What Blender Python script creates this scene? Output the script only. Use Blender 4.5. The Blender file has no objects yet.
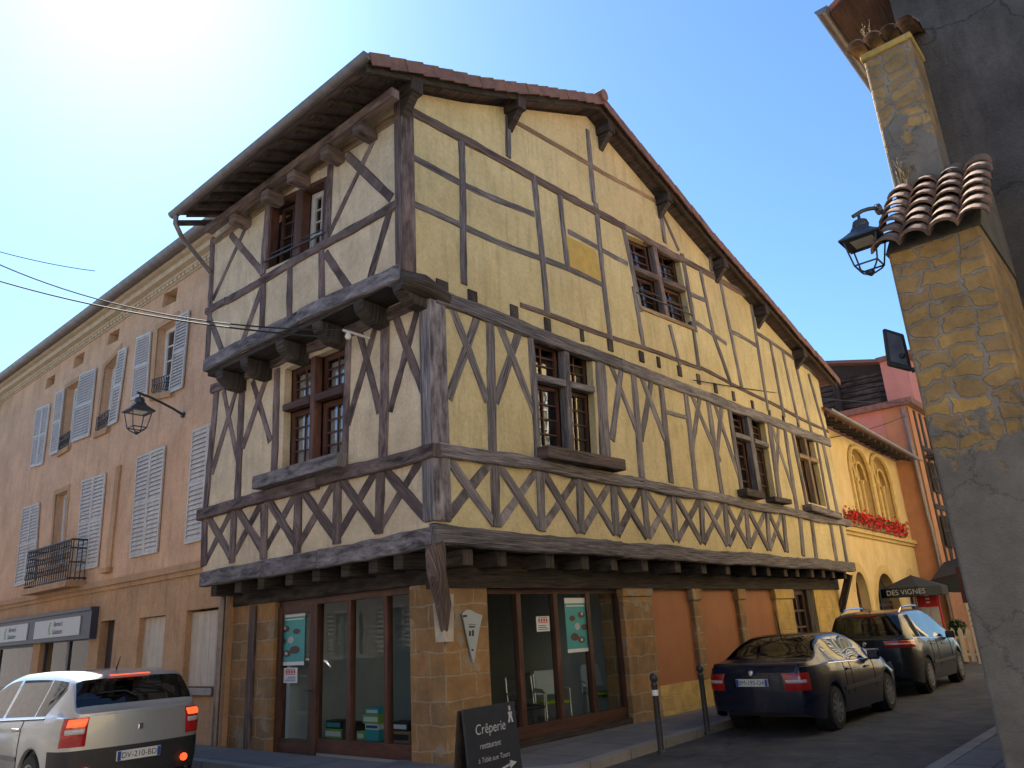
import bpy, bmesh, math, random
from mathutils import Vector, Matrix
from mathutils.geometry import delaunay_2d_cdt
random.seed(7)
rnd = random.uniform
R_ = math.radians
scene = bpy.context.scene
COL = scene.collection
# ------------------------------------------------------------ camera, sky, sun, exposure
F_PX, PITCH, ROLL, HEAD, CAM_H = 770.0, R_(17.854), R_(-3.290), R_(40.701), 1.70
fw = Vector((math.cos(HEAD)*math.cos(PITCH), math.sin(HEAD)*math.cos(PITCH), math.sin(PITCH)))
r0 = Vector((math.sin(HEAD), -math.cos(HEAD), 0)); u0 = r0.cross(fw)
rt = r0*math.cos(ROLL) + u0*math.sin(ROLL); up = -r0*math.sin(ROLL) + u0*math.cos(ROLL)
CAM = Vector((0, 0, CAM_H))
cd = bpy.data.cameras.new('camera'); cam = bpy.data.objects.new('camera', cd); COL.objects.link(cam)
cd.sensor_width = 36; cd.lens = 36*F_PX/1024; cd.clip_end = 3000; cd.clip_start = 0.05
M3 = Matrix((rt, up, -fw)).transposed()
cam.matrix_world = Matrix.Translation(CAM) @ M3.to_4x4()
scene.camera = cam
SUN_AZ, SUN_EL = R_(72), R_(46)
world = bpy.data.worlds.new('World'); scene.world = world; world.use_nodes = True
wn = world.node_tree.nodes; wl = world.node_tree.links; wn.clear()
sky = wn.new('ShaderNodeTexSky'); sky.sky_type = 'NISHITA'; sky.sun_disc = False
sky.sun_elevation = SUN_EL; sky.sun_rotation = math.pi/2 - SUN_AZ
sky.air_density = 1.0; sky.dust_density = 0.4; sky.ozone_density = 1.0
bg = wn.new('ShaderNodeBackground'); bg.inputs[1].default_value = 0.054
wo = wn.new('ShaderNodeOutputWorld'); tint = wn.new('ShaderNodeVectorMath'); tint.operation = 'MULTIPLY'; tint.inputs[1].default_value = (.66, .91, 1.12); wl.new(sky.outputs[0], tint.inputs[0]); wl.new(tint.outputs[0], bg.inputs[0]); wl.new(bg.outputs[0], wo.inputs[0])
sd = bpy.data.lights.new('sun', 'SUN'); sd.energy = 5.0; sd.angle = R_(0.53); sd.color = (1, .95, .86)
sun = bpy.data.objects.new('sun', sd); COL.objects.link(sun)
sv = Vector((math.cos(SUN_AZ)*math.cos(SUN_EL), math.sin(SUN_AZ)*math.cos(SUN_EL), math.sin(SUN_EL)))
sun.rotation_euler = sv.to_track_quat('Z', 'Y').to_euler(); sun.location = (20, 60, 70)
vs = scene.view_settings; vs.view_transform = 'Standard'; vs.look = 'None'; vs.gamma = 1; vs.use_curve_mapping = False
vs.exposure = 2.08

# ------------------------------------------------------------ materials
def lnk(nt, a, b): nt.links.new(a, b)
def mat(name, c1, c2=None, rough=.8, scale=4, bump=.0, bscale=None, metallic=0, spec=.5, stretch=(1, 1, 1), det=6, coat=0, rnd_amt=0, coord='Object', streak=0, lo=.35, hi=.65, crack=0, broad=0):
    m = bpy.data.materials.new(name); m.use_nodes = True; nt = m.node_tree; n = nt.nodes
    b = n['Principled BSDF']; b.inputs['Roughness'].default_value = rough; b.inputs['Metallic'].default_value = metallic
    b.inputs['Specular IOR Level'].default_value = spec; b.inputs['Coat Weight'].default_value = coat
    b.inputs['Base Color'].default_value = (*c1, 1)
    tc = n.new('ShaderNodeTexCoord'); mp = n.new('ShaderNodeMapping'); mp.inputs['Scale'].default_value = stretch
    lnk(nt, tc.outputs[coord], mp.inputs['Vector'])
    out = None
    if c2:
        nz = n.new('ShaderNodeTexNoise'); nz.inputs['Scale'].default_value = scale; nz.inputs['Detail'].default_value = det
        nz.inputs['Roughness'].default_value = .62
        lnk(nt, mp.outputs[0], nz.inputs['Vector'])
        rp = n.new('ShaderNodeValToRGB'); rp.color_ramp.elements[0].position = lo; rp.color_ramp.elements[1].position = hi
        rp.color_ramp.elements[0].color = (*c1, 1); rp.color_ramp.elements[1].color = (*c2, 1)
        lnk(nt, nz.outputs[0], rp.inputs[0]); out = rp.outputs[0]
        if streak:
            mp2 = n.new('ShaderNodeMapping'); mp2.inputs['Scale'].default_value = (2.3, 2.3, .35); lnk(nt, tc.outputs[coord], mp2.inputs[0])
            n2 = n.new('ShaderNodeTexNoise'); n2.inputs['Scale'].default_value = 2.2; n2.inputs['Detail'].default_value = 10; n2.inputs['Roughness'].default_value = .65; lnk(nt, mp2.outputs[0], n2.inputs['Vector'])
            mr = n.new('ShaderNodeMapRange'); mr.inputs[1].default_value = .5; mr.inputs[2].default_value = .75; mr.inputs[3].default_value = 1; mr.inputs[4].default_value = 1-streak
            lnk(nt, n2.outputs[0], mr.inputs[0])
            mx = n.new('ShaderNodeVectorMath'); mx.operation = 'SCALE'; lnk(nt, out, mx.inputs[0]); lnk(nt, mr.outputs[0], mx.inputs['Scale']); out = mx.outputs[0]
        if broad:
            sn = n.new('ShaderNodeTexNoise'); sn.inputs['Scale'].default_value = 19; sn.inputs['Detail'].default_value = 5; sn.inputs['Roughness'].default_value = .7; lnk(nt, tc.outputs[coord], sn.inputs['Vector'])
            mr = n.new('ShaderNodeMapRange'); mr.inputs[1].default_value = .35; mr.inputs[2].default_value = .65; mr.inputs[3].default_value = .88; mr.inputs[4].default_value = 1.09; lnk(nt, sn.outputs[0], mr.inputs[0])
            mx = n.new('ShaderNodeVectorMath'); mx.operation = 'SCALE'; lnk(nt, out, mx.inputs[0]); lnk(nt, mr.outputs[0], mx.inputs['Scale']); out = mx.outputs[0]
        if broad:     # patches of different age
            vb = n.new('ShaderNodeTexNoise'); vb.inputs['Scale'].default_value = .55; vb.inputs['Detail'].default_value = 9; vb.inputs['Roughness'].default_value = .72; lnk(nt, tc.outputs[coord], vb.inputs['Vector'])
            mr = n.new('ShaderNodeMapRange'); mr.inputs[1].default_value = .36; mr.inputs[2].default_value = .64; mr.inputs[3].default_value = 1-broad; mr.inputs[4].default_value = 1+broad*.8; lnk(nt, vb.outputs[0], mr.inputs[0])
            mx = n.new('ShaderNodeVectorMath'); mx.operation = 'SCALE'; lnk(nt, out, mx.inputs[0]); lnk(nt, mr.outputs[0], mx.inputs['Scale']); out = mx.outputs[0]
        if crack:
            wz = n.new('ShaderNodeTexNoise'); wz.inputs['Scale'].default_value = 3; wz.inputs['Detail'].default_value = 6; lnk(nt, tc.outputs[coord], wz.inputs['Vector'])
            wa = n.new('ShaderNodeVectorMath'); wa.operation = 'MULTIPLY_ADD'; wa.inputs[1].default_value = (.5, .5, .5); lnk(nt, wz.outputs['Color'], wa.inputs[0]); lnk(nt, tc.outputs[coord], wa.inputs[2])
            vo = n.new('ShaderNodeTexVoronoi'); vo.feature = 'DISTANCE_TO_EDGE'; vo.inputs['Scale'].default_value = crack; lnk(nt, wa.outputs[0], vo.inputs['Vector'])
            mr = n.new('ShaderNodeMapRange'); mr.inputs[1].default_value = .0; mr.inputs[2].default_value = .012; mr.inputs[3].default_value = .45; mr.inputs[4].default_value = 1; lnk(nt, vo.outputs['Distance'], mr.inputs[0])
            mx = n.new('ShaderNodeVectorMath'); mx.operation = 'SCALE'; lnk(nt, out, mx.inputs[0]); lnk(nt, mr.outputs[0], mx.inputs['Scale']); out = mx.outputs[0]
        if rnd_amt:
            oi = n.new('ShaderNodeObjectInfo'); mr = n.new('ShaderNodeMapRange'); mr.inputs[3].default_value = 1-rnd_amt; mr.inputs[4].default_value = 1+rnd_amt
            lnk(nt, oi.outputs['Random'], mr.inputs[0])
            mx = n.new('ShaderNodeVectorMath'); mx.operation = 'SCALE'; lnk(nt, out, mx.inputs[0]); lnk(nt, mr.outputs[0], mx.inputs['Scale']); out = mx.outputs[0]
        lnk(nt, out, b.inputs['Base Color'])
    if bump:
        nb = n.new('ShaderNodeTexNoise'); nb.inputs['Scale'].default_value = bscale or scale*6; nb.inputs['Detail'].default_value = 8
        lnk(nt, mp.outputs[0], nb.inputs['Vector'])
        bp = n.new('ShaderNodeBump'); bp.inputs['Strength'].default_value = bump; bp.inputs['Distance'].default_value = .02
        lnk(nt, nb.outputs[0], bp.inputs['Height']); lnk(nt, bp.outputs[0], b.inputs['Normal'])
    return m

def masonry(name, ca, cb, mortar, bw, bh, ms=.02, rough=.9, plan='xy', rough_edge=.1, bump=.5, blotch=.35, squash=1.0, off=.5, mix2=None, zsplit=None):
    """coursed stone/brick/slabs; plan 'wall' uses (x+y, z), plan 'floor' uses (x, y)"""
    m = bpy.data.materials.new(name); m.use_nodes = True; nt = m.node_tree; n = nt.nodes; b = n['Principled BSDF']
    b.inputs['Roughness'].default_value = rough
    tc = n.new('ShaderNodeTexCoord'); sp = n.new('ShaderNodeSeparateXYZ'); lnk(nt, tc.outputs['Object'], sp.inputs[0])
    cx = n.new('ShaderNodeCombineXYZ')
    if plan == 'floor':
        lnk(nt, sp.outputs[0], cx.inputs[0]); lnk(nt, sp.outputs[1], cx.inputs[1])
    else:
        ad = n.new('ShaderNodeMath'); ad.operation = 'ADD'; lnk(nt, sp.outputs[0], ad.inputs[0]); lnk(nt, sp.outputs[1], ad.inputs[1])
        lnk(nt, ad.outputs[0], cx.inputs[0]); lnk(nt, sp.outputs[2], cx.inputs[1])
    nz = n.new('ShaderNodeTexNoise'); nz.inputs['Scale'].default_value = 3.5; nz.inputs['Detail'].default_value = 5; lnk(nt, tc.outputs['Object'], nz.inputs['Vector'])
    sc = n.new('ShaderNodeVectorMath'); sc.operation = 'MULTIPLY_ADD'; lnk(nt, nz.outputs['Color'], sc.inputs[0]); sc.inputs[1].default_value = (rough_edge,)*3; lnk(nt, cx.outputs[0], sc.inputs[2])
    br = n.new('ShaderNodeTexBrick'); br.inputs['Scale'].default_value = 1; br.inputs['Brick Width'].default_value = bw; br.inputs['Row Height'].default_value = bh
    br.inputs['Mortar Size'].default_value = ms; br.inputs['Mortar Smooth'].default_value = .4; br.offset = off; br.squash = squash
    br.inputs['Color1'].default_value = (*ca, 1); br.inputs['Color2'].default_value = (*cb, 1); br.inputs['Mortar'].default_value = (*mortar, 1)
    lnk(nt, sc.outputs[0], br.inputs['Vector'])
    n2 = n.new('ShaderNodeTexNoise'); n2.inputs['Scale'].default_value = 2.2; n2.inputs['Detail'].default_value = 9; n2.inputs['Roughness'].default_value = .7; lnk(nt, tc.outputs['Object'], n2.inputs['Vector'])
    mr = n.new('ShaderNodeMapRange'); mr.inputs[1].default_value = .3; mr.inputs[2].default_value = .7; mr.inputs[3].default_value = 1-blotch; mr.inputs[4].default_value = 1+blotch
    lnk(nt, n2.outputs[0], mr.inputs[0])
    mx = n.new('ShaderNodeVectorMath'); mx.operation = 'SCALE'; lnk(nt, br.outputs['Color'], mx.inputs[0]); lnk(nt, mr.outputs[0], mx.inputs['Scale'])
    col = mx.outputs[0]
    if mix2:      # render/mortar smeared over the stones in patches
        n3 = n.new('ShaderNodeTexNoise'); n3.inputs['Scale'].default_value = mix2[1]; n3.inputs['Detail'].default_value = 7; lnk(nt, tc.outputs['Object'], n3.inputs['Vector'])
        r3 = n.new('ShaderNodeMapRange'); r3.inputs[1].default_value = mix2[2]-.04; r3.inputs[2].default_value = mix2[2]+.04; 
        src = n3.outputs[0]
        if zsplit is not None:
            zz = n.new('ShaderNodeMath'); zz.operation = 'MULTIPLY_ADD'; lnk(nt, sp.outputs[2], zz.inputs[0]); zz.inputs[1].default_value = -.30; zz.inputs[2].default_value = .30*zsplit
            cl = n.new('ShaderNodeClamp'); cl.inputs['Min'].default_value = -.12; cl.inputs['Max'].default_value = .6; lnk(nt, zz.outputs[0], cl.inputs[0])
            z2 = n.new('ShaderNodeMath'); z2.operation = 'ADD'; lnk(nt, cl.outputs[0], z2.inputs[0]); lnk(nt, src, z2.inputs[1]); src = z2.outputs[0]
        lnk(nt, src, r3.inputs[0])
        mm = n.new('ShaderNodeMix'); mm.data_type = 'RGBA'; lnk(nt, r3.outputs[0], mm.inputs[0]); lnk(nt, col, mm.inputs[6]); 
        f1 = n.new('ShaderNodeTexNoise'); f1.inputs['Scale'].default_value = 1.7; f1.inputs['Detail'].default_value = 10; f1.inputs['Roughness'].default_value = .75; lnk(nt, tc.outputs['Object'], f1.inputs['Vector'])
        fr = n.new('ShaderNodeMapRange'); fr.inputs[1].default_value = .3; fr.inputs[2].default_value = .7; fr.inputs[3].default_value = .66; fr.inputs[4].default_value = 1.34; lnk(nt, f1.outputs[0], fr.inputs[0])
        wa = n.new('ShaderNodeVectorMath'); wa.operation = 'MULTIPLY_ADD'; wa.inputs[1].default_value = (.7, .7, .7); lnk(nt, f1.outputs['Color'], wa.inputs[0]); lnk(nt, tc.outputs['Object'], wa.inputs[2])
        vo = n.new('ShaderNodeTexVoronoi'); vo.feature = 'DISTANCE_TO_EDGE'; vo.inputs['Scale'].default_value = .75; lnk(nt, wa.outputs[0], vo.inputs['Vector'])
        cr = n.new('ShaderNodeMapRange'); cr.inputs[2].default_value = .010; cr.inputs[3].default_value = .5; lnk(nt, vo.outputs['Distance'], cr.inputs[0])
        fm = n.new('ShaderNodeMath'); fm.operation = 'MULTIPLY'; lnk(nt, fr.outputs[0], fm.inputs[0]); lnk(nt, cr.outputs[0], fm.inputs[1])
        rcv = n.new('ShaderNodeVectorMath'); rcv.operation = 'SCALE'; rcv.inputs[0].default_value = mix2[0]; lnk(nt, fm.outputs[0], rcv.inputs['Scale'])
        lnk(nt, rcv.outputs[0], mm.inputs[7]); col = mm.outputs[2]; msk = r3.outputs[0]
    lnk(nt, col, b.inputs['Base Color'])
    hs = n.new('ShaderNodeMath'); hs.operation = 'MULTIPLY_ADD'; lnk(nt, br.outputs['Fac'], hs.inputs[0]); hs.inputs[1].default_value = -1
    if mix2: iv = n.new('ShaderNodeMath'); iv.operation = 'SUBTRACT'; lnk(nt, msk, iv.inputs[0]); iv.inputs[1].default_value = 1; lnk(nt, iv.outputs[0], hs.inputs[1])
    if mix2:
        ht = n.new('ShaderNodeMath'); ht.operation = 'MULTIPLY_ADD'; lnk(nt, msk, ht.inputs[0]); ht.inputs[1].default_value = 1.2; g4 = n.new('ShaderNodeTexNoise'); g4.inputs['Scale'].default_value = 45; g4.inputs['Detail'].default_value = 6; lnk(nt, tc.outputs['Object'], g4.inputs['Vector']); ga = n.new('ShaderNodeMath'); ga.operation = 'MULTIPLY_ADD'; lnk(nt, g4.outputs[0], ga.inputs[0]); ga.inputs[1].default_value = .5; lnk(nt, n2.outputs[0], ga.inputs[2]); lnk(nt, ga.outputs[0], ht.inputs[2]); lnk(nt, ht.outputs[0], hs.inputs[2])
    else: lnk(nt, n2.outputs[0], hs.inputs[2])
    bp = n.new('ShaderNodeBump'); bp.inputs['Strength'].default_value = bump; bp.inputs['Distance'].default_value = .02; lnk(nt, hs.outputs[0], bp.inputs['Height']); lnk(nt, bp.outputs[0], b.inputs['Normal'])
    return m

def woodmat(name, dark, light, crack=.5, rough=.85):
    m = bpy.data.materials.new(name); m.use_nodes = True; nt = m.node_tree; n = nt.nodes; b = n['Principled BSDF']; b.inputs['Roughness'].default_value = rough
    b.inputs['Specular IOR Level'].default_value = .25
    tc = n.new('ShaderNodeTexCoord'); oi = n.new('ShaderNodeObjectInfo')
    ofs = n.new('ShaderNodeVectorMath'); ofs.operation = 'SCALE'; ofs.inputs[0].default_value = (37, 91, 11); lnk(nt, oi.outputs['Random'], ofs.inputs['Scale'])
    def noise(su, sv, det, rg=.6):
        mp = n.new('ShaderNodeMapping'); mp.inputs['Scale'].default_value = (su, sv, 1); lnk(nt, tc.outputs['UV'], mp.inputs['Vector']); lnk(nt, ofs.outputs[0], mp.inputs['Location'])
        z = n.new('ShaderNodeTexNoise'); z.inputs['Scale'].default_value = 1; z.inputs['Detail'].default_value = det; z.inputs['Roughness'].default_value = rg; lnk(nt, mp.outputs[0], z.inputs['Vector']); return z.outputs[0]
    g = noise(2.2, 38, 7, .7); k = noise(1.1, 22, 4); t = noise(.9, 3.2, 5)
    rp = n.new('ShaderNodeValToRGB'); rp.color_ramp.elements[0].position = .36; rp.color_ramp.elements[1].position = .66
    rp.color_ramp.elements[0].color = (*dark, 1); rp.color_ramp.elements[1].color = (*light, 1); lnk(nt, g, rp.inputs[0])
    mr = n.new('ShaderNodeMapRange'); mr.inputs[1].default_value = .34; mr.inputs[2].default_value = .44; mr.inputs[3].default_value = (1-crack)*.8; mr.inputs[4].default_value = 1; lnk(nt, k, mr.inputs[0])
    m2 = n.new('ShaderNodeMapRange'); m2.inputs[1].default_value = .3; m2.inputs[2].default_value = .7; m2.inputs[3].default_value = .65; m2.inputs[4].default_value = 1.35; lnk(nt, t, m2.inputs[0])
    m3 = n.new('ShaderNodeMapRange'); m3.inputs[3].default_value = .78; m3.inputs[4].default_value = 1.22; lnk(nt, oi.outputs['Random'], m3.inputs[0])
    a = n.new('ShaderNodeMath'); a.operation = 'MULTIPLY'; lnk(nt, mr.outputs[0], a.inputs[0]); lnk(nt, m2.outputs[0], a.inputs[1])
    a2 = n.new('ShaderNodeMath'); a2.operation = 'MULTIPLY'; lnk(nt, a.outputs[0], a2.inputs[0]); lnk(nt, m3.outputs[0], a2.inputs[1])
    mx = n.new('ShaderNodeVectorMath'); mx.operation = 'SCALE'; lnk(nt, rp.outputs[0], mx.inputs[0]); lnk(nt, a2.outputs[0], mx.inputs['Scale']); lnk(nt, mx.outputs[0], b.inputs['Base Color'])
    h = n.new('ShaderNodeMath'); h.operation = 'ADD'; lnk(nt, g, h.inputs[0]); lnk(nt, mr.outputs[0], h.inputs[1])
    bp = n.new('ShaderNodeBump'); bp.inputs['Strength'].default_value = .6; bp.inputs['Distance'].default_value = .012; lnk(nt, h.outputs[0], bp.inputs['Height']); lnk(nt, bp.outputs[0], b.inputs['Normal'])
    return m

def glassmat(name, tint=(.8, .85, .85), ior=1.5, rough=.01, wavy=.0):
    m = bpy.data.materials.new(name); m.use_nodes = True; nt = m.node_tree; n = nt.nodes; n.remove(n['Principled BSDF'])
    o = n['Material Output']; ge = n.new('ShaderNodeNewGeometry'); dt = n.new('ShaderNodeVectorMath'); dt.operation = 'DOT_PRODUCT'; lnk(nt, ge.outputs['Normal'], dt.inputs[0]); lnk(nt, ge.outputs['Incoming'], dt.inputs[1])
    ab_ = n.new('ShaderNodeMath'); ab_.operation = 'ABSOLUTE'; lnk(nt, dt.outputs['Value'], ab_.inputs[0]); om = n.new('ShaderNodeMath'); om.operation = 'SUBTRACT'; om.inputs[0].default_value = 1; lnk(nt, ab_.outputs[0], om.inputs[1])
    pw = n.new('ShaderNodeMath'); pw.operation = 'POWER'; lnk(nt, om.outputs[0], pw.inputs[0]); pw.inputs[1].default_value = 5
    f0 = ((ior-1)/(ior+1))**2; fr = n.new('ShaderNodeMath'); fr.operation = 'MULTIPLY_ADD'; lnk(nt, pw.outputs[0], fr.inputs[0]); fr.inputs[1].default_value = 1-f0; fr.inputs[2].default_value = f0
    t = n.new('ShaderNodeBsdfTransparent'); t.inputs[0].default_value = (*tint, 1); g = n.new('ShaderNodeBsdfGlossy'); g.inputs['Roughness'].default_value = rough; g.inputs[0].default_value = (.95, .95, .95, 1)
    if wavy:
        nz = n.new('ShaderNodeTexNoise'); nz.inputs['Scale'].default_value = 3.5; tc = n.new('ShaderNodeTexCoord'); lnk(nt, tc.outputs['Object'], nz.inputs['Vector'])
        bp = n.new('ShaderNodeBump'); bp.inputs['Strength'].default_value = wavy; bp.inputs['Distance'].default_value = .02; lnk(nt, nz.outputs[0], bp.inputs['Height']); lnk(nt, bp.outputs[0], g.inputs['Normal'])
    mx = n.new('ShaderNodeMixShader'); lnk(nt, fr.outputs[0], mx.inputs[0]); lnk(nt, t.outputs[0], mx.inputs[1]); lnk(nt, g.outputs[0], mx.inputs[2]); lnk(nt, mx.outputs[0], o.inputs[0])
    return m

def emit(name, c, s, base):
    m = mat(name, base, rough=.25); b = m.node_tree.nodes['Principled BSDF']; b.inputs['Emission Color'].default_value = (*c, 1); b.inputs['Emission Strength'].default_value = s; return m

PLASTER = mat('plaster', (.63, .52, .29), (.495, .40, .21), .92, 2.2, .8, 34, streak=.3, spec=.2, broad=.16)
PLASTER_L = mat('plaster_flare', (.66, .535, .365), (.53, .42, .28), .92, 2.0, .7, 34, streak=.3, spec=.2, broad=.16)  # pinker copy of the plaster, with the sun flare's tint in its colour
PLASTER_P = mat('plaster_ochre', (.52, .36, .10), (.42, .29, .09), .92, 6, .7, 22, spec=.2)
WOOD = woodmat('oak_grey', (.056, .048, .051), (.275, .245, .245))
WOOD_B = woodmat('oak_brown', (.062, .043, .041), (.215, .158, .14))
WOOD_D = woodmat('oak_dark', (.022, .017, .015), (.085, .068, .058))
WOOD_T = woodmat('oak_tan', (.16, .10, .06), (.36, .25, .15), .35)
FRAME = woodmat('frame_brown', (.058, .025, .016), (.12, .055, .036), .2, .6)
FRAME_S = woodmat('shopframe', (.060, .026, .018), (.11, .05, .032), .15, .5)
STONE = masonry('ashlar', (.30, .16, .06), (.20, .125, .06), (.30, .225, .14), .58, .31, .014, mix2=((.26, .21, .14), 2.2, .60))
STONE_Y = masonry('yellow_stone', (.46, .31, .085), (.41, .27, .09), (.42, .31, .13), .5, .24, .012)
STONE_W = mat('white_stone', (.50, .43, .34), (.38, .31, .23), .9, 8, .4)
RC = (.165, .145, .12)
RUBBLE = masonry('rubble', (.36, .215, .065), (.25, .16, .07), (.22, .185, .14), .40, .18, .022, rough_edge=.30, bump=.8, squash=.8, blotch=.45, mix2=(RC, 3.2, .66), zsplit=3.85)
RUBBLE_U = masonry('rubble_upper', (.34, .21, .075), (.25, .16, .075), (.22, .185, .14), .36, .16, .02, rough_edge=.30, bump=.8, squash=.8, blotch=.45, mix2=(RC, 3.2, .64), zsplit=8.3)
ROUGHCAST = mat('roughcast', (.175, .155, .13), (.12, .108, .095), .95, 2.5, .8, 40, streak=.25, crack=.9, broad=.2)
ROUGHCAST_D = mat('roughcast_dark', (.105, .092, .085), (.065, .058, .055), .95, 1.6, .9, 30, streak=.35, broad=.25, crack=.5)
PINK = mat('pink_render', (.66, .405, .25), (.56, .345, .21), .93, 1.2, .5, 30, streak=.25, spec=.2, broad=.12)
PINK_D = mat('ochre_render', (.50, .30, .165), (.42, .25, .135), .93, 1.6, .5, 30, streak=.3, spec=.2, broad=.15)
YELLOW = mat('yellow_render', (.55, .42, .22), (.48, .36, .18), .93, 1.5, .3, 30)
CREAM = mat('cream_render', (.66, .50, .26), (.56, .41, .19), .93, 1.6, .35, 28, streak=.15, spec=.2)
CREAM_S = mat('cream_stone', (.58, .42, .17), (.46, .32, .12), .9, 6, .4)
ROSE = mat('rose_render', (.50, .22, .175), (.44, .19, .15), .93, 2, .3)
WESTW = mat('pale_render', (.50, .42, .38), (.42, .35, .31), .93, 2, .3)
ORANGE = mat('orange_render', (.47, .225, .115), (.39, .185, .095), .93, 2, .3)
PANEL = mat('terracotta_panel', (.31, .115, .040), (.275, .10, .036), .7, 2.5, .12, 30, streak=.15)
CORNICE = mat('cornice_paint', (.56, .45, .32), (.46, .36, .25), .85, 4, .2)
SHUT = mat('shutter_paint', (.57, .52, .455), (.47, .43, .375), .65, 5, .15, streak=.25, rnd_amt=.10)
SHUT_W = mat('shutter_board', (.56, .47, .37), (.48, .40, .31), .7, 5, .15, streak=.2)
WHITE = mat('white_paint', (.72, .71, .68), (.64, .63, .60), .5, 4)
IRON = mat('wrought_iron', (.018, .018, .02), (.03, .028, .028), .5, 12, .15)
LAMPIRON = mat('lamp_iron', (.022, .028, .036), (.035, .04, .048), .4, 12, .1)
LAMPWHITE = mat('lamp_reflector', (.75, .72, .62), (.66, .62, .52), .5, 6)
ZINC = mat('zinc', (.15, .13, .13), (.21, .185, .185), .45, 6, .1, metallic=.4)
TILE = mat('roof_tile', (.225, .115, .085), (.13, .075, .06), .9, 5, .5, rnd_amt=.1)
TILE2 = mat('cap_tile', (.27, .165, .115), (.105, .078, .062), .92, 9, .5, 40, rnd_amt=.18)
ROOF = masonry('roof_rows', (.32, .12, .07), (.25, .10, .065), (.10, .05, .04), .22, .34, .02, plan='floor')
GLASS = glassmat('window_glass', (.72, .76, .76), 2.4, .008, .05)
SHOPGLASS = glassmat('shop_glass', (.78, .84, .83), 1.32, .005, .01)
CARGLASS = glassmat('car_glass', (.20, .23, .25), 1.6, .004)
CURTAIN = mat('lace_curtain', (.62, .62, .60), (.45, .45, .44), .9, 14)
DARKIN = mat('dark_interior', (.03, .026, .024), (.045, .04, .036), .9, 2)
SHOPWALL = mat('shop_wall', (.42, .44, .45), (.38, .40, .41), .9, 2)
SHOPGREY = mat('shop_grey', (.28, .34, .37), (.25, .31, .34), .8, 2)
SHOPFLOOR = mat('shop_floor', (.32, .31, .30), (.28, .27, .26), .5, 2)
NAVY = mat('navy_fascia', (.030, .034, .060), (.038, .042, .07), .5, 3)
SIGNW = mat('sign_white', (.46, .46, .46), (.44, .44, .44), .5, 3)
ASPHALT = mat('asphalt', (.052, .050, .049), (.080, .076, .073), .88, 2.2, .7, 140, broad=.3, crack=.35)
SLABS = masonry('paving_slabs', (.15, .14, .13), (.12, .115, .11), (.06, .056, .05), 1.1, 1.1, .018, plan='floor', rough_edge=.01, blotch=.25, bump=.3, off=.0)
KERB = masonry('kerb_granite', (.22, .20, .18), (.19, .18, .165), (.09, .085, .08), 1.0, 3, .012, plan='floor', rough_edge=.0, blotch=.2, bump=.3)
RUBBER = mat('rubber', (.012, .012, .012), (.02, .02, .02), .85, 20)
ALLOY = mat('alloy', (.42, .42, .44), (.36, .36, .38), .3, 10, metallic=.85)
CHROME = mat('chrome', (.7, .7, .72), (.65, .65, .67), .12, 10, metallic=1)
BLACKPL = mat('black_plastic', (.014, .014, .016), (.02, .02, .022), .55, 12)
SILVER = mat('silver_paint', (.40, .405, .40), (.38, .385, .38), .34, 30, metallic=.5, coat=.7)
NAVYPAINT = mat('navy_paint', (.006, .009, .022), (.008, .011, .026), .25, 30, spec=.35, coat=.35)
DARKPAINT = mat('anthracite_paint', (.010, .012, .015), (.012, .014, .017), .25, 30, spec=.35, coat=.35)
RED_L = mat('tail_red', (.42, .012, .010), (.30, .010, .010), .12, 20, coat=.8)
RED_ON = emit('brake_on', (1, .085, .02), .5, (.5, .03, .02))
CLEAR_L = mat('lens_clear', (.50, .46, .46), (.42, .38, .38), .12, 20, coat=.8)
PLATE_W = mat('plate_white', (.62, .62, .60), (.58, .58, .56), .4, 10)
PLATE_B = mat('plate_blue', (.02, .06, .28), (.02, .05, .24), .4, 10)
INK = mat('ink_black', (.012, .012, .014), (.015, .015, .017), .6, 10)
CHALK = mat('chalk', (.55, .55, .55), (.25, .27, .30), .9, 60)
SLATE = mat('slate_board', (.014, .016, .022), (.020, .022, .030), .55, 6)
TEAL = mat('poster_teal', (.025, .24, .25), (.03, .30, .30), .5, 2)
POSTER_W = mat('poster_white', (.60, .62, .62), (.56, .58, .58), .5, 3)
POSTER_R = mat('poster_red', (.45, .04, .03), (.40, .04, .03), .5, 3)
LIME = mat('lime_fabric', (.30, .42, .02), (.26, .37, .02), .8, 20)
CHAIRW = mat('chair_shell', (.50, .53, .54), (.46, .49, .5), .5, 5)
CARD = mat('cardboard', (.25, .17, .09), (.22, .15, .08), .85, 6)
BOXG = mat('box_green', (.20, .38, .06), (.17, .32, .05), .6, 6)
BOXT = mat('box_teal', (.03, .30, .33), (.03, .26, .29), .6, 6)
CAP = mat('parasol_cloth', (.018, .024, .032), (.025, .03, .038), .9, 10, .2)
MENU_R = mat('menu_red', (.50, .012, .022), (.42, .010, .02), .5, 5)
MAROON = mat('awning_maroon', (.05, .016, .022), (.04, .014, .02), .9, 8, .2)
LEAF = mat('leaf', (.035, .085, .018), (.065, .13, .03), .6, 30)
LEAF_D = mat('leaf_dark', (.015, .04, .012), (.03, .06, .018), .6, 30)
PETAL = mat('geranium_red', (.55, .012, .015), (.70, .03, .03), .6, 20)
WEED = mat('dry_weed', (.30, .20, .09), (.20, .16, .07), .8, 20)
PICKET = mat('picket_paint', (.56, .50, .40), (.48, .42, .33), .6, 6)

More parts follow.
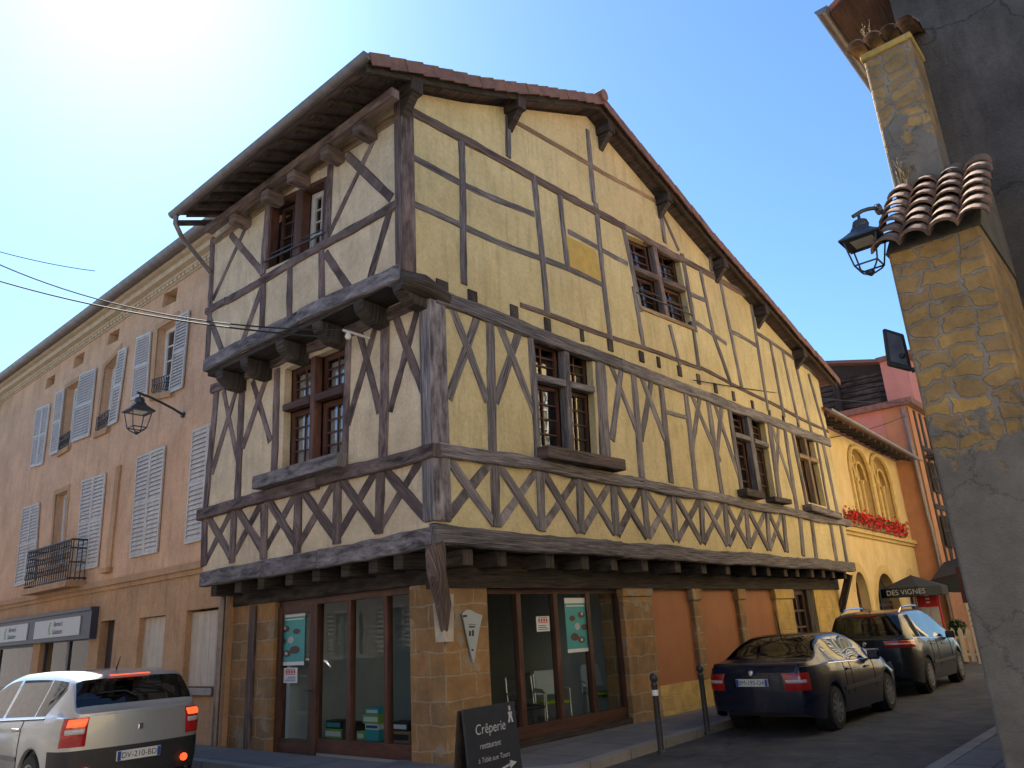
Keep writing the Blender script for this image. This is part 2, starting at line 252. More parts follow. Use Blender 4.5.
# ------------------------------------------------------------ geometry helpers
class Fr:
    """wall frame: a runs along the wall, z up, d out of the wall"""
    def __init__(s, o, ea, n, ez=(0, 0, 1)):
        s.o = Vector(o); s.ea = Vector(ea); s.n = Vector(n); s.ez = Vector(ez)
    def P(s, a, z, d=0): return s.o + s.ea*a + s.ez*z + s.n*d
    def px(s, x, y, d=0):
        ray = fw*F_PX + rt*(x-512) - up*(y-384)
        t = ((s.o + s.n*d) - CAM).dot(s.n)/ray.dot(s.n)
        p = CAM + ray*t - s.o
        return (p.dot(s.ea), p.z)
def ground(x, y, z=0):
    ray = fw*F_PX + rt*(x-512) - up*(y-384); t = (z-CAM.z)/ray.z; return CAM + ray*t

class MB:
    def __init__(s): s.v = []; s.f = []; s.ax = []
    def raw(s, vs_, fs, axis=(0, 0, 1)):
        b = len(s.v); s.v += [Vector(v) for v in vs_]; s.f += [tuple(i+b for i in f) for f in fs]
        ax = Vector(axis); s.ax += [ax]*len(fs); return s
    def hexa(s, p, axis=None):
        if axis is None:
            e = [(p[1]-p[0]), (p[3]-p[0]), (p[4]-p[0])]; axis = max(e, key=lambda q: q.length).normalized()
        return s.raw(p, [(0, 3, 2, 1), (4, 5, 6, 7), (0, 1, 5, 4), (1, 2, 6, 5), (2, 3, 7, 6), (3, 0, 4, 7)], axis)
    def fbox(s, F, a0, a1, z0, z1, d0, d1):
        return s.hexa([F.P(a0, z0, d0), F.P(a1, z0, d0), F.P(a1, z1, d0), F.P(a0, z1, d0), F.P(a0, z0, d1), F.P(a1, z0, d1), F.P(a1, z1, d1), F.P(a0, z1, d1)])
    def box(s, x0, x1, y0, y1, z0, z1):
        V = Vector; return s.hexa([V((x0, y0, z0)), V((x1, y0, z0)), V((x1, y1, z0)), V((x0, y1, z0)), V((x0, y0, z1)), V((x1, y0, z1)), V((x1, y1, z1)), V((x0, y1, z1))])
    def prism(s, pts, off):
        """pts: planar loop of Vectors, off: extrusion vector"""
        n = len(pts); off = Vector(off); v = [Vector(p) for p in pts] + [Vector(p)+off for p in pts]
        fs = [tuple(range(n))[::-1], tuple(range(n, 2*n))] + [(i, (i+1) % n, n+(i+1) % n, n+i) for i in range(n)]
        return s.raw(v, fs, off.normalized())
    def bar(s, p0, p1, w, h=None, upv=(0, 0, 1)):
        p0 = Vector(p0); p1 = Vector(p1); h = h or w; d = (p1-p0).normalized(); u = Vector(upv)
        if abs(d.dot(u)) > .98: u = Vector((1, 0, 0))
        sx = d.cross(u).normalized()*w/2; sz = sx.cross(d).normalized()*h/2
        return s.hexa([p0-sx-sz, p0+sx-sz, p0+sx+sz, p0-sx+sz, p1-sx-sz, p1+sx-sz, p1+sx+sz, p1-sx+sz], d)
    def tube(s, pts, r, n=8, closed_ends=True):
        pts = [Vector(p) for p in pts]; rings = []
        rs = r if isinstance(r, (list, tuple)) else [r]*len(pts)
        ref = None
        for i, p in enumerate(pts):
            d = (pts[min(i+1, len(pts)-1)] - pts[max(i-1, 0)]).normalized()
            if ref is None: ref = d.orthogonal().normalized()
            ref = (ref - d*ref.dot(d)).normalized(); b = d.cross(ref)
            rings.append([p + (ref*math.cos(2*math.pi*k/n) + b*math.sin(2*math.pi*k/n))*rs[i] for k in range(n)])
        v = [q for g in rings for q in g]; fs = []
        for i in range(len(pts)-1):
            for k in range(n): fs.append((i*n+k, i*n+(k+1) % n, (i+1)*n+(k+1) % n, (i+1)*n+k))
        if closed_ends: fs += [tuple(range(n))[::-1], tuple((len(pts)-1)*n+k for k in range(n))]
        return s.raw(v, fs, (pts[-1]-pts[0]).normalized() if (pts[-1]-pts[0]).length > 1e-6 else (0, 0, 1))
    def lathe(s, c, prof, n=16, axis=(0, 0, 1), rot=0):
        c = Vector(c); ax = Vector(axis).normalized(); e1 = ax.orthogonal().normalized(); e2 = ax.cross(e1)
        if abs(ax.z) > .99: e1 = Vector((1, 0, 0)); e2 = Vector((0, 1, 0))*(1 if ax.z > 0 else -1)
        v = []; fs = []
        for r, h in prof:
            for k in range(n):
                t = 2*math.pi*k/n + rot; v.append(c + ax*h + (e1*math.cos(t)+e2*math.sin(t))*r)
        m = len(prof)
        for i in range(m-1):
            for k in range(n): fs.append((i*n+k, i*n+(k+1) % n, (i+1)*n+(k+1) % n, (i+1)*n+k))
        fs += [tuple(range(n))[::-1], tuple((m-1)*n+k for k in range(n))]
        return s.raw(v, fs, ax)
    def build(s, name, m, parent=None, smooth=None, bevel=0, pinv=True, local=False):
        me = bpy.data.meshes.new(name); me.from_pydata(s.v, [], s.f); me.materials.append(m)
        uv = me.uv_layers.new(name='UVMap').data
        for p, ax in zip(me.polygons, s.ax):
            o1 = ax.orthogonal().normalized(); o2 = ax.cross(o1)
            for li in p.loop_indices:
                q = s.v[me.loops[li].vertex_index]; uv[li].uv = (q.dot(ax), q.dot(o1) + q.dot(o2)*1.31)
        bm = bmesh.new(); bm.from_mesh(me); bmesh.ops.recalc_face_normals(bm, faces=bm.faces); bm.to_mesh(me); bm.free()
        if smooth is not None:
            me.shade_smooth(); me.set_sharp_from_angle(angle=smooth)
        o = bpy.data.objects.new(name, me); COL.objects.link(o)
        if parent is not None:
            o.parent = parent
            if parent.type == 'EMPTY' and not local: o.matrix_parent_inverse = Matrix.Translation(-Vector(parent.location))
        if bevel:
            b = o.modifiers.new('bevel', 'BEVEL'); b.width = bevel; b.segments = 2; b.limit_method = 'ANGLE'
        return o

def tag(o, label=None, cat=None, group=None, kind=None):
    if label: o['label'] = label
    if cat: o['category'] = cat
    if group: o['group'] = group
    if kind: o['kind'] = kind
    return o
def thing(name, label, cat, loc=(0, 0, 0), rz=0, group=None):
    o = bpy.data.objects.new(name, None); COL.objects.link(o); o.location = loc; o.rotation_euler = (0, 0, rz); o.empty_display_size = .2
    return tag(o, label, cat, group)
def copy_tree(o, parent=None):
    c = o.copy(); COL.objects.link(c)
    if parent: c.parent = parent
    for ch in list(o.children): copy_tree(ch, c)
    return c
def text(s, o, ex, ey, size, m, parent, name='lettering', n=None, off=.004, align='CENTER', local=False, ext=.001, shear=0):
    cu = bpy.data.curves.new('t', 'FONT'); cu.body = s; cu.size = size; cu.align_x = align; cu.align_y = 'CENTER'; cu.extrude = 0; cu.shear = shear
    ob = bpy.data.objects.new('t', cu); COL.objects.link(ob)
    bpy.context.view_layer.update()
    me = bpy.data.meshes.new_from_object(ob.evaluated_get(bpy.context.evaluated_depsgraph_get()))
    bpy.data.objects.remove(ob); bpy.data.curves.remove(cu)
    ex = Vector(ex).normalized(); ey = Vector(ey).normalized(); n = ex.cross(ey)
    mb = MB(); mb.raw([Vector(o) + ex*v.co.x + ey*v.co.y + n*off for v in me.vertices], [tuple(p.vertices) for p in me.polygons], ex)
    bpy.data.meshes.remove(me)
    return mb.build(name, m, parent, local=local)

def beam(F, p0, p1, w, proud=.03, depth=.07, name='timber_post', m=None, parent=None, jit=.012, wav=.012):
    p0 = Vector(p0); p1 = Vector(p1); L = (p1-p0).length; d = (p1-p0)/L; q = Vector((-d.y, d.x))
    n = max(2, int(L/.22)+1); w *= 1.17 if 'rail' not in name and name != 'bressummer' else 1.0; proud += rnd(-.003, .004); ch = min(.02, w*.15)
    sec = [(-.5, -depth, 0), (-.5, proud-ch, 0), (-.5, proud, ch), (.5, proud, -ch), (.5, proud-ch, 0), (.5, -depth, 0)]
    v = []; mb = MB(); ph = rnd(0, 6); am = rnd(.4, 1.3)*wav
    for i in range(n+1):
        t = i/n; c = p0 + d*L*t + q*(math.sin(ph+t*L*1.7)*am)
        w1 = w*(1+rnd(-.10, .10)); dj = rnd(-jit, jit)*.4
        for sx, dd, cx in sec:
            a = c + q*(sx*w1 + cx); v.append(F.P(a.x, a.y, dd + (dj if dd > 0 else 0)))
    fs = [];
    for i in range(n):
        for k in range(6): fs.append((i*6+k, i*6+(k+1) % 6, (i+1)*6+(k+1) % 6, (i+1)*6+k))
    fs += [(0, 1, 2, 3, 4, 5)[::-1], tuple(n*6+k for k in range(6))]
    mb.raw(v, fs, F.P(p1.x, p1.y)-F.P(p0.x, p0.y))
    mb.ax = [a.normalized() for a in mb.ax]
    return mb.build(name, m or WOOD, parent)

def inpoly(p, poly):
    c = False; n = len(poly)
    for i in range(n):
        (x1, y1), (x2, y2) = poly[i], poly[(i+1) % n]
        if (y1 > p[1]) != (y2 > p[1]) and p[0] < (x2-x1)*(p[1]-y1)/(y2-y1)+x1: c = not c
    return c
def wall(F, outer, holes, name, m, parent, d=0, thick=.14):
    """plane wall with real openings; reveals run back by thick"""
    vs_ = []; es = []
    for lp in [outer]+holes:
        b = len(vs_); vs_ += [Vector(p) for p in lp]; es += [(b+i, b+(i+1) % len(lp)) for i in range(len(lp))]
    v2, e2, f2, _, _, _ = delaunay_2d_cdt(vs_, es, [], 0, 1e-5)
    fs = []
    for f in f2:
        c = sum((v2[i] for i in f), Vector((0, 0)))/len(f)
        if inpoly(c, outer) and not any(inpoly(c, h) for h in holes): fs.append(tuple(f))
    mb = MB(); mb.raw([F.P(v.x, v.y, d) for v in v2], fs, F.ez)
    for h in holes:
        n = len(h)
        for i in range(n):
            a, b = h[i], h[(i+1) % n]
            mb.raw([F.P(a[0], a[1], d), F.P(b[0], b[1], d), F.P(b[0], b[1], d-thick), F.P(a[0], a[1], d-thick)], [(0, 1, 2, 3)], F.ez)
    return mb.build(name, m, parent)

class QF(Fr):
    """leaning quad opening: unit square (0..1, 0..1) mapped to four wall corners"""
    def __init__(s, F, bl, br, tr, tl): s.F = F; s.c = (bl, br, tr, tl); s.n = F.n; s.ez = F.ez; s.ea = F.ea
    def uv(s, u, v):
        bl, br, tr, tl = [Vector(p) for p in s.c]; return bl*(1-u)*(1-v) + br*u*(1-v) + tr*u*v + tl*(1-u)*v
    def P(s, u, v, d=0): p = s.uv(u, v); return s.F.P(p.x, p.y, d)
    def size(s): return (Vector(s.c[1])-Vector(s.c[0])).length, (Vector(s.c[3])-Vector(s.c[0])).length

def casement(Q, u0, u1, v0, v1, cols, rows, d, fr=.055, gb=.022, m=None, parent=None, glass=None, curtain=None, th=.045):
    """one glazed leaf: frame with glazing bars, pane as sub-part"""
    W, H = Q.size(); fu = fr/W; fv = fr/H; gu = gb/W; gv = gb/H; b = MB()
    b.fbox(Q, u0, u0+fu, v0, v1, d-th, d); b.fbox(Q, u1-fu, u1, v0, v1, d-th, d)
    b.fbox(Q, u0+fu, u1-fu, v0, v0+fv*1.3, d-th, d-.002); b.fbox(Q, u0+fu, u1-fu, v1-fv, v1, d-th, d-.002)
    iu0, iu1, iv0, iv1 = u0+fu, u1-fu, v0+fv*1.3, v1-fv
    for i in range(1, cols):
        u = iu0+(iu1-iu0)*i/cols; b.fbox(Q, u-gu/2, u+gu/2, iv0, iv1, d-th*.7, d-.008)
    for j in range(1, rows):
        v = iv0+(iv1-iv0)*j/rows; b.fbox(Q, iu0, iu1, v-gv/2, v+gv/2, d-th*.65, d-.011)
    o = b.build('window', m or FRAME, parent)
    MB().raw([Q.P(iu0, iv0, d-th*.8), Q.P(iu1, iv0, d-th*.8), Q.P(iu1, iv1, d-th*.8), Q.P(iu0, iv1, d-th*.8)], [(0, 1, 2, 3)]).build('pane', glass or GLASS, o)
    if curtain:
        n = 14; v = []; fs = []
        for i in range(n+1):
            u = iu0+(iu1-iu0)*i/n; dd = d-th-.05-.012*math.sin(i*2.1)
            v += [Q.P(u, iv0, dd), Q.P(u, iv0+(iv1-iv0)*curtain, dd)]
        for i in range(n): fs.append((2*i, 2*i+2, 2*i+3, 2*i+1))
        MB().raw(v, fs).build('curtain', CURTAIN, o)
    return o
def shutter(Q, u0, u1, v0, v1, d, parent, m=None, fold=None, slats=22, th=.035):
    """louvred shutter leaf lying against the wall (or folded: fold = direction offset)"""
    W, H = Q.size(); su = .05/W; sv = .06/H; b = MB()
    b.fbox(Q, u0, u0+su, v0, v1, d, d+th); b.fbox(Q, u1-su, u1, v0, v1, d, d+th)
    for v in (v0, (v0+v1)/2-sv/2, v1-sv): b.fbox(Q, u0+su, u1-su, v, v+sv, d+.001, d+th-.002)
    for half in ((v0+sv, (v0+v1)/2-sv/2), ((v0+v1)/2+sv/2, v1-sv)):
        n = slats//2; st = (half[1]-half[0])/n
        for i in range(n):
            z = half[0]+st*i
            p = [Q.P(u0+su, z+st*.05, d+th-.004), Q.P(u1-su, z+st*.05, d+th-.004), Q.P(u1-su, z+st*.9, d+.004), Q.P(u0+su, z+st*.9, d+.004)]
            q = [x + Vector((0, 0, .009)) for x in p]
            b.hexa([p[0], p[1], p[2], p[3], q[0], q[1], q[2], q[3]])
    return b.build('shutter', m or SHUT, parent)

# ------------------------------------------------------------ ground, roads, pavements
def sheet(name, pts, z, m, kind='structure', h=0):
    b = MB()
    if h: b.prism([Vector((x, y, z-h)) for x, y in pts], (0, 0, h))
    else: b.raw([Vector((x, y, z)) for x, y in pts], [tuple(range(len(pts)))])
    return tag(b.build(name, m), kind=kind)
sheet('ground', [(-400, -400), (400, -400), (400, 400), (-400, 400)], -.004, ASPHALT)
def kerb_y(x): return 6.40 + .055*(x-8.76)
# pavement round the half timbered house: slabs with a granite kerb step
inn = [(8.3, kerb_y(8.3)+.16), (24.2, kerb_y(24.2)+.16), (24.2, 9), (7.4, 9), (7.4, 13.5), (7.4, 40), (6.5, 40), (6.5, 8.4)]
inn[-1] = (6.5, 7.9)
pts_o = [(8.2, kerb_y(8.2)), (24.2, kerb_y(24.2)), (24.2, kerb_y(24.2)+.16), (8.3, kerb_y(8.3)+.16), (6.5, 7.9), (6.5, 40), (6.34, 40), (6.34, 7.8)]
sheet('pavement', inn, .112, SLABS, h=.12)
sheet('kerb', pts_o, .118, KERB, h=.13)
sheet('far_pavement', [(9.3, 2.62), (60, 2.62), (60, 1.0), (9.3, 1.0)], .10, SLABS, h=.11)
sheet('far_kerb', [(6.0, 2.78), (60, 2.78), (60, 2.622), (6.0, 2.622)], .105, KERB, h=.115)
sheet('corner_pavement', [(6.0, 2.62), (9.3, 2.62), (9.3, -12), (6.0, -12)], .10, SLABS, h=.11)

# ------------------------------------------------------------ the half timbered house
Yr, Xl, X2, Ys, Xs, XE = 7.5, 7.0, 6.5, 8.0, 7.6, 22.85
R = Fr((0, Yr, 0), (1, 0, 0), (0, -1, 0)); L = Fr((Xl, 0, 0), (0, 1, 0), (-1, 0, 0)); L2 = Fr((X2, 0, 0), (0, 1, 0), (-1, 0, 0))
G = Fr((0, Ys, 0), (1, 0, 0), (0, -1, 0)); GL = Fr((Xs, 0, 0), (0, 1, 0), (-1, 0, 0))
house = thing('half_timbered_house', 'tall half timbered corner house with yellow plaster, overhanging upper floors and a shop below', 'house', (Xl, Yr, 0))
PROF = [(5.62, 9.54), (7.89, 10.44), (11.6, 12.14), (16.06, 10.62), (23.45, 8.45)]
def roof_z(x):
    for (a, b), (c, d) in zip(PROF, PROF[1:]):
        if a <= x <= c: return b + (d-b)*(x-a)/(c-a)
    return PROF[0][1]
def quad(F, *p): return [F.px(*q) for q in p]          # bl, br, tr, tl in photo pixels
W1 = quad(R, (537, 450), (598, 458), (592, 354.5), (531, 338))
W2 = quad(R, (744, 494), (776.5, 501), (764, 419), (730, 405))
W3 = quad(R, (808.5, 502), (826.5, 507), (813, 438.5), (794, 431.5))
W4 = quad(R, (639.5, 306), (692, 327), (679, 256.5), (626, 234))
LW1 = quad(L, (282, 470), (343, 461), (345.5, 343), (285, 369))
LW2 = quad(L2, (266, 270), (325, 242), (328, 176), (271, 203))
MZ = 6.62
gable = [(Xl, 2.85), (XE, 2.85), (XE, roof_z(XE)-.22), (16.06, PROF[3][1]-.22), (11.6, PROF[2][1]-.24), (7.89, PROF[1][1]-.22), (X2, roof_z(X2)-.2), (X2, MZ-.02), (Xl, MZ-.02)]
wall(R, gable, [W1, W2, W3, W4], 'wall', PLASTER, house)
wall(L, [(Yr, 2.85), (13.65, 2.85), (13.65, 6.7), (Yr, 6.7)], [LW1], 'wall', PLASTER_L, house)
wall(L2, [(Yr, MZ), (13.05, MZ), (13.05, roof_z(X2)-.2), (Yr, roof_z(X2)-.2)], [LW2], 'wall', PLASTER_L, house)
b = MB(); b.raw([(Xl, 13.65, 2.85), (12, 13.65, 2.85), (12, 13.65, 6.7), (Xl, 13.65, 6.7)], [(0, 1, 2, 3)])
b.raw([(X2, 13.05, 6.6), (XE, 13.05, 6.6), (XE, 13.05, 8.4), (11.6, 13.05, 11.9), (X2, 13.05, 9.7)], [(0, 1, 2, 3, 4)])
b.raw([(XE, Yr, 2.85), (XE, 13.05, 2.85), (XE, 13.05, 8.4), (XE, Yr, 8.4)], [(0, 1, 2, 3)])
b.raw([(XE, Ys, 0), (XE, 13.65, 0), (XE, 13.65, 2.85), (XE, Ys, 2.85)], [(0, 1, 2, 3)])
b.raw([(12, 13.65, 0), (XE, 13.65, 0), (XE, 13.65, 6.7), (12, 13.65, 6.7)], [(0, 1, 2, 3)])
b.build('end_wall', PLASTER, house)
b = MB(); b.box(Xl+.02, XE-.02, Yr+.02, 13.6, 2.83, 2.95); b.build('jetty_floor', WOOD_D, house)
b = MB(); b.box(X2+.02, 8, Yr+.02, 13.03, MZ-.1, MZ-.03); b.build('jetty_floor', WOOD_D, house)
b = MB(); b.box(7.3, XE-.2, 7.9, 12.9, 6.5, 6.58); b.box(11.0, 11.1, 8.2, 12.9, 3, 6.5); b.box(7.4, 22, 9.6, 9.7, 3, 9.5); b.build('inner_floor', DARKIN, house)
b = MB(); b.box(7.75, 7.8, 7.9, 13.5, 2.97, 6.48); b.box(7.45, 7.5, 7.8, 13.0, 6.6, 9.8); b.build('dark_backing', DARKIN, house)  # unseen dark walls added to stop light leaking through the left windows

def beams(F, lst, w, name='timber_post', m=WOOD, proud=.03, **k):
    for x0, y0, x1, y1, *ww in lst:
        beam(F, F.px(x0, y0), F.px(x1, y1), ww[0] if ww else w, proud, name=name, m=m, parent=house, **k)
# --- right front, first floor
beams(R, [(489, 310, 493, 452), (632, 365, 642, 478), (659.5, 374, 671, 483), (684, 384, 696, 489), (707, 394, 721.5, 494), (784, 426, 796.5, 510), (822, 441, 838, 516)], .165)
beams(R, [(530, 331, 537.5, 458, .13), (599.5, 352, 605, 465, .26), (727.5, 403, 743, 499, .16), (768.5, 420, 780, 504, .2), (791.5, 431, 807, 508, .13), (816, 440, 829, 512, .12)], .15)
beams(R, [(449, 302, 488, 402), (478, 313, 448.5, 399), (498, 321, 534, 413), (519, 331, 495.5, 402), (609, 361, 638, 434), (622, 364, 611.5, 440), (638, 368, 665, 440), (652, 374, 641, 440),
          (688, 386, 720, 462), (700, 393, 692.5, 446), (712, 397, 740, 480), (721.5, 403, 717, 456), (771, 424, 795, 498), (778, 427, 776.5, 478)], .145, 'timber_brace', proud=.018)
beams(R, [(664, 411, 687, 418)], .1, 'timber_rail', proud=.02)
beams(R, [(434, 296, 620, 365), (620, 365, 829, 443)], .25, 'timber_rail', proud=.055)
# corner post wraps both fronts
b = MB(); b.fbox(R, Xl-.045, Xl+.29, 3.15, 6.36, -.20, .045); b.build('corner_post', WOOD, house, bevel=.03)
# apron rail and bressummer
beams(R, [(436, 448.5, 640, 484), (640, 484, 848, 524)], .20, 'timber_rail', proud=.085, wav=.02)
beams(R, [(433, 535, 620, 550), (620, 550, 853, 567)], .27, 'bressummer', proud=.07, wav=.012)
# apron posts and crosses
ap = [(494.7, 464, 496.7, 527), (539.6, 472, 540.8, 531), (578.7, 478, 580.7, 533), (613, 483, 616, 535), (643, 487, 648, 538), (672, 492, 676, 540), (700.5, 497, 702.5, 543), (724, 501, 728, 545),
      (745.4, 505, 749.3, 548), (766, 509, 769, 550), (782.5, 512, 786.4, 552), (799, 515, 803, 556), (811, 519, 816, 559), (829.4, 522, 836.3, 561), (840, 525, 846.5, 562)]
beams(R, ap, .16, proud=.034)
ctr = [(7.16, 7.16)] + [(R.px(x0, y0)[0], R.px(x1, y1)[0]) for x0, y0, x1, y1 in ap[:11]]
for (t0, b0), (t1, b1) in zip(ctr, ctr[1:]):
    beam(R, (t0+.05, 4.10), (b1-.05, 3.2), .14, .025, name='timber_brace', m=WOOD, parent=house)
    beam(R, (t1-.05, 4.10), (b0+.05, 3.2), .14, .013, name='timber_brace', m=WOOD, parent=house)
# --- right front, gable
beams(R, [(407, 109, 624, 227.5), (624, 227.5, 744, 294)], .17, 'timber_rail', m=WOOD_B, proud=.036)
beams(R, [(407, 156, 534, 216), (406, 202.5, 604, 285), (568, 233, 627, 262), (688, 292.5, 705, 299), (694, 322, 726, 343), (732, 333, 757, 346), (754, 331, 818, 375)], .125, 'timber_rail', proud=.02, wav=.03)
beams(R, [(512, 119.5, 600, 171), (600, 171, 658, 203)], .12, 'timber_rail', m=WOOD_T, proud=.02)
beams(R, [(460.6, 137, 464.6, 285), (508, 118, 508.6, 158), (533.7, 176, 547.3, 315), (559, 191, 568, 271), (587, 130, 594, 203), (595, 203, 610, 340), (633, 287, 644, 350), (659, 207, 664.5, 243), (710, 254, 710.5, 271),
          (669, 325, 679.5, 366), (692, 322, 699, 370), (700, 271, 713, 333), (720, 281, 741, 387), (712, 332, 731, 386), (750.6, 305, 768, 411), (769.7, 341, 783.7, 417), (782, 351, 798.7, 426), (795, 362, 811, 432), (808, 374, 826, 438)], .12)
beams(R, [(661, 211, 678.5, 251)], .09, 'timber_brace', proud=.018)
beams(R, [(623, 229, 641, 312, .13), (681.5, 254, 695.5, 332, .14)], .13)
beams(R, [(520, 305.5, 700, 368), (700, 368, 828, 432)], .10, 'timber_rail', m=WOOD_B, proud=.026)
b = MB(); b.fbox(R, X2-.03, X2+.24, 6.62, roof_z(X2)-.25, -.14, .04); b.build('corner_post', WOOD_B, house, bevel=.03)
p = quad(R, (570, 270), (603, 283), (595, 250), (566, 236)); MB().prism([R.P(a, z, .001) for a, z in p], R.n*.006).build('plaster_patch', PLASTER_P, house)
for x, y, s in [(441.7, 286, .24), (472, 296, .2), (513.6, 310.5, .19), (547, 323, .17), (581.5, 334, .1), (609.7, 344, .17), (641, 355.5, .17), (658, 361, .12), (679, 370, .16), (698, 378, .15), (715, 387, .15), (733, 395, .13), (752, 404, .13), (769, 413, .12), (783, 419, .12), (798, 426, .12), (811, 432, .12)]:
    a, z = R.px(x, y); b = MB(); b.fbox(R, a-s/2, a+s/2, z-.15, z+.09, -.1, .028); b.build('joist_end', WOOD_D, house, bevel=.012)
# corner bracket heads under the upper storey
b = MB(); b.tube([(X2-.02, Yr+.06, 6.50), (X2+.35, Yr-.02, 6.50), (Xl+.35, Yr+.02, 6.44)], [.15, .17, .12], 10); b.build('corner_bracket', WOOD_D, house, smooth=.7)
# --- left front, first floor
beams(L, [(386, 316, 383, 458), (243, 383, 237.5, 499), (216.8, 391, 206, 511)], .17, m=WOOD_B)
beams(L, [(348.5, 336, 345.5, 468, .13), (278, 369, 274, 474, .16)], .14, m=WOOD_B)
beams(L, [(359.4, 333, 380, 412), (375.6, 328, 347.6, 425), (396.6, 317, 426, 399), (417, 311, 390, 412), (224, 391, 238, 459), (237, 388, 212, 474), (253, 381, 270, 442), (268, 375, 243, 448)], .13, 'timber_brace', m=WOOD_B, proud=.018)
beams(L, [(428, 298, 330, 340), (330, 340, 213, 389)], .20, 'timber_rail', m=WOOD_B, proud=.055)
beams(L, [(437, 449, 320, 482), (320, 482, 201, 515)], .20, 'timber_rail', m=WOOD_B, proud=.085, wav=.02)
beams(L, [(435, 537, 320, 559), (320, 559, 203, 580)], .27, 'bressummer', m=WOOD, proud=.07, wav=.012)
apl = [(380.4, 470, 379, 534), (338.5, 483, 337, 544), (299, 494, 298, 553), (265, 504, 263.6, 559), (234.4, 509, 232, 563), (205.5, 516, 204.7, 566)]
beams(L, apl, .17, m=WOOD_B, proud=.034)
ctr = [(7.62, 7.62)] + [(L.px(x0, y0)[0], L.px(x1, y1)[0]) for x0, y0, x1, y1 in apl]
for (t0, b0), (t1, b1) in zip(ctr, ctr[1:]):
    beam(L, (t0+.05, 4.08), (b1-.05, 3.22), .14, .013, name='timber_brace', m=WOOD_B, parent=house)
    beam(L, (t1-.05, 4.08), (b0+.05, 3.22), .14, .025, name='timber_brace', m=WOOD_B, parent=house)
# --- left front, second floor
beams(L2, [(213.5, 238, 207.5, 362), (263.5, 285, 261.5, 340), (290, 267, 290, 322), (322, 250, 322, 308)], .13, m=WOOD_B)
beams(L2, [(330.5, 165, 327.5, 243, .13), (269, 205, 263, 275, .15)], .14, m=WOOD_B)
beams(L2, [(376, 135, 329, 236, .1), (347.6, 156, 392, 198), (247.7, 224, 213, 300, .1), (231, 234, 263, 274), (262.5, 288, 241, 347), (326, 253, 351, 292), (390, 212, 369, 283), (210, 320, 225, 357)], .13, 'timber_brace', m=WOOD_B, proud=.018)
beams(L2, [(401, 115, 320, 166), (320, 166, 214, 243)], .15, 'timber_rail', m=WOOD_T, proud=.03)
beams(L2, [(399, 203, 227, 301), (227, 301, 207, 312)], .15, 'timber_rail', m=WOOD_B, proud=.045)
beams(L2, [(402, 271, 300, 317), (300, 317, 206, 366)], .24, 'timber_rail', m=WOOD, proud=.06, wav=.02)
for x, y in [(218, 378), (243, 366), (279, 349), (316, 332), (358, 311), (407, 288)]:
    a, z = L2.px(x, y); a = min(max(a, 7.62), 12.95)
    b = MB(); b.prism([Vector((X2-.02, a-.12, 6.51)), Vector((X2+.02, a-.12, 6.36)), Vector((X2+.22, a-.12, 6.20)), Vector((Xl+.05, a-.12, 6.18)), Vector((Xl+.05, a-.12, 6.51))], (0, .24, 0)); b.build('corbel', WOOD_D, house, bevel=.03)

# --- windows of the upper floors
def cross_window(F, q, um, vm, pan, mw=.15, tw=.12, set_=.16, m=WOOD, curtain=(None,)*4, bars=((2, 4), (2, 4), (2, 3), (2, 3)), fr=.065, wide=True):
    Q = QF(F, *q); W, H = Q.size(); mu = mw/W/2; tv = tw/H/2
    b = MB(); b.fbox(Q, um-mu, um+mu, 0, 1, -.14, .02); b.build('mullion', m, house, bevel=.02)
    b = MB(); b.fbox(Q, 0, um-mu, vm-tv, vm+tv, -.13, .035); b.fbox(Q, um+mu, 1, vm-tv, vm+tv, -.13, .035); b.build('transom', m, house, bevel=.02)
    cells = [(0, um-mu, 0, vm-tv), (um+mu, 1, 0, vm-tv), (0, um-mu, vm+tv, 1), (um+mu, 1, vm+tv, 1)]
    for (a, c, e, g), (nc, nr), cu in zip(cells, bars, curtain):
        casement(Q, a, c, e, g, nc, nr, -set_, fr=fr, parent=house, curtain=cu, gb=.028)
    return Q
Q1 = cross_window(R, W1, .545, .645, None)
Q2 = cross_window(R, W2, .5, .665, None, mw=.22)
Q3 = cross_window(R, W3, .5, .66, None, m=WOOD_T, mw=.14, bars=((1, 2), (1, 2), (1, 1), (1, 1)))
Q4 = cross_window(R, W4, .5, .53, None, mw=.17, m=WOOD_B, bars=((2, 3), (2, 3), (2, 3), (2, 3)))
QL1 = cross_window(L, LW1, .50, .60, None, mw=.13, m=FRAME, curtain=(.97,)*4, fr=.09)
Q = QF(L2, *LW2); W, H = Q.size()
b = MB(); b.fbox(Q, .47, .60, 0, 1, -.16, .015); b.build('mullion', FRAME, house, bevel=.015)
b = MB(); b.fbox(Q, .0, .05, 0, 1, -.14, .01); b.fbox(Q, .95, 1, 0, 1, -.14, .01); b.fbox(Q, .05, .47, .94, 1, -.14, .01); b.fbox(Q, .6, .95, .94, 1, -.14, .01); b.build('window_frame', FRAME, house)
casement(Q, .06, .46, 0, .93, 2, 4, -.18, parent=house, gb=.03); casement(Q, .61, .94, 0, .93, 2, 4, -.16, m=SHUT, parent=house, fr=.11, gb=.02)
for (F, q, n, dz) in ((L2, LW2, 'guard_rail', .12), (R, W4, 'guard_rail', .17)):
    Q = QF(F, *q); b = MB(); b.tube([Q.P(-.03, dz, .03), Q.P(1.03, dz, .03)], .018, 6); b.tube([Q.P(0, dz+.1, -.02), Q.P(1, dz+.1, -.02)], .012, 6); b.build(n, IRON, house)
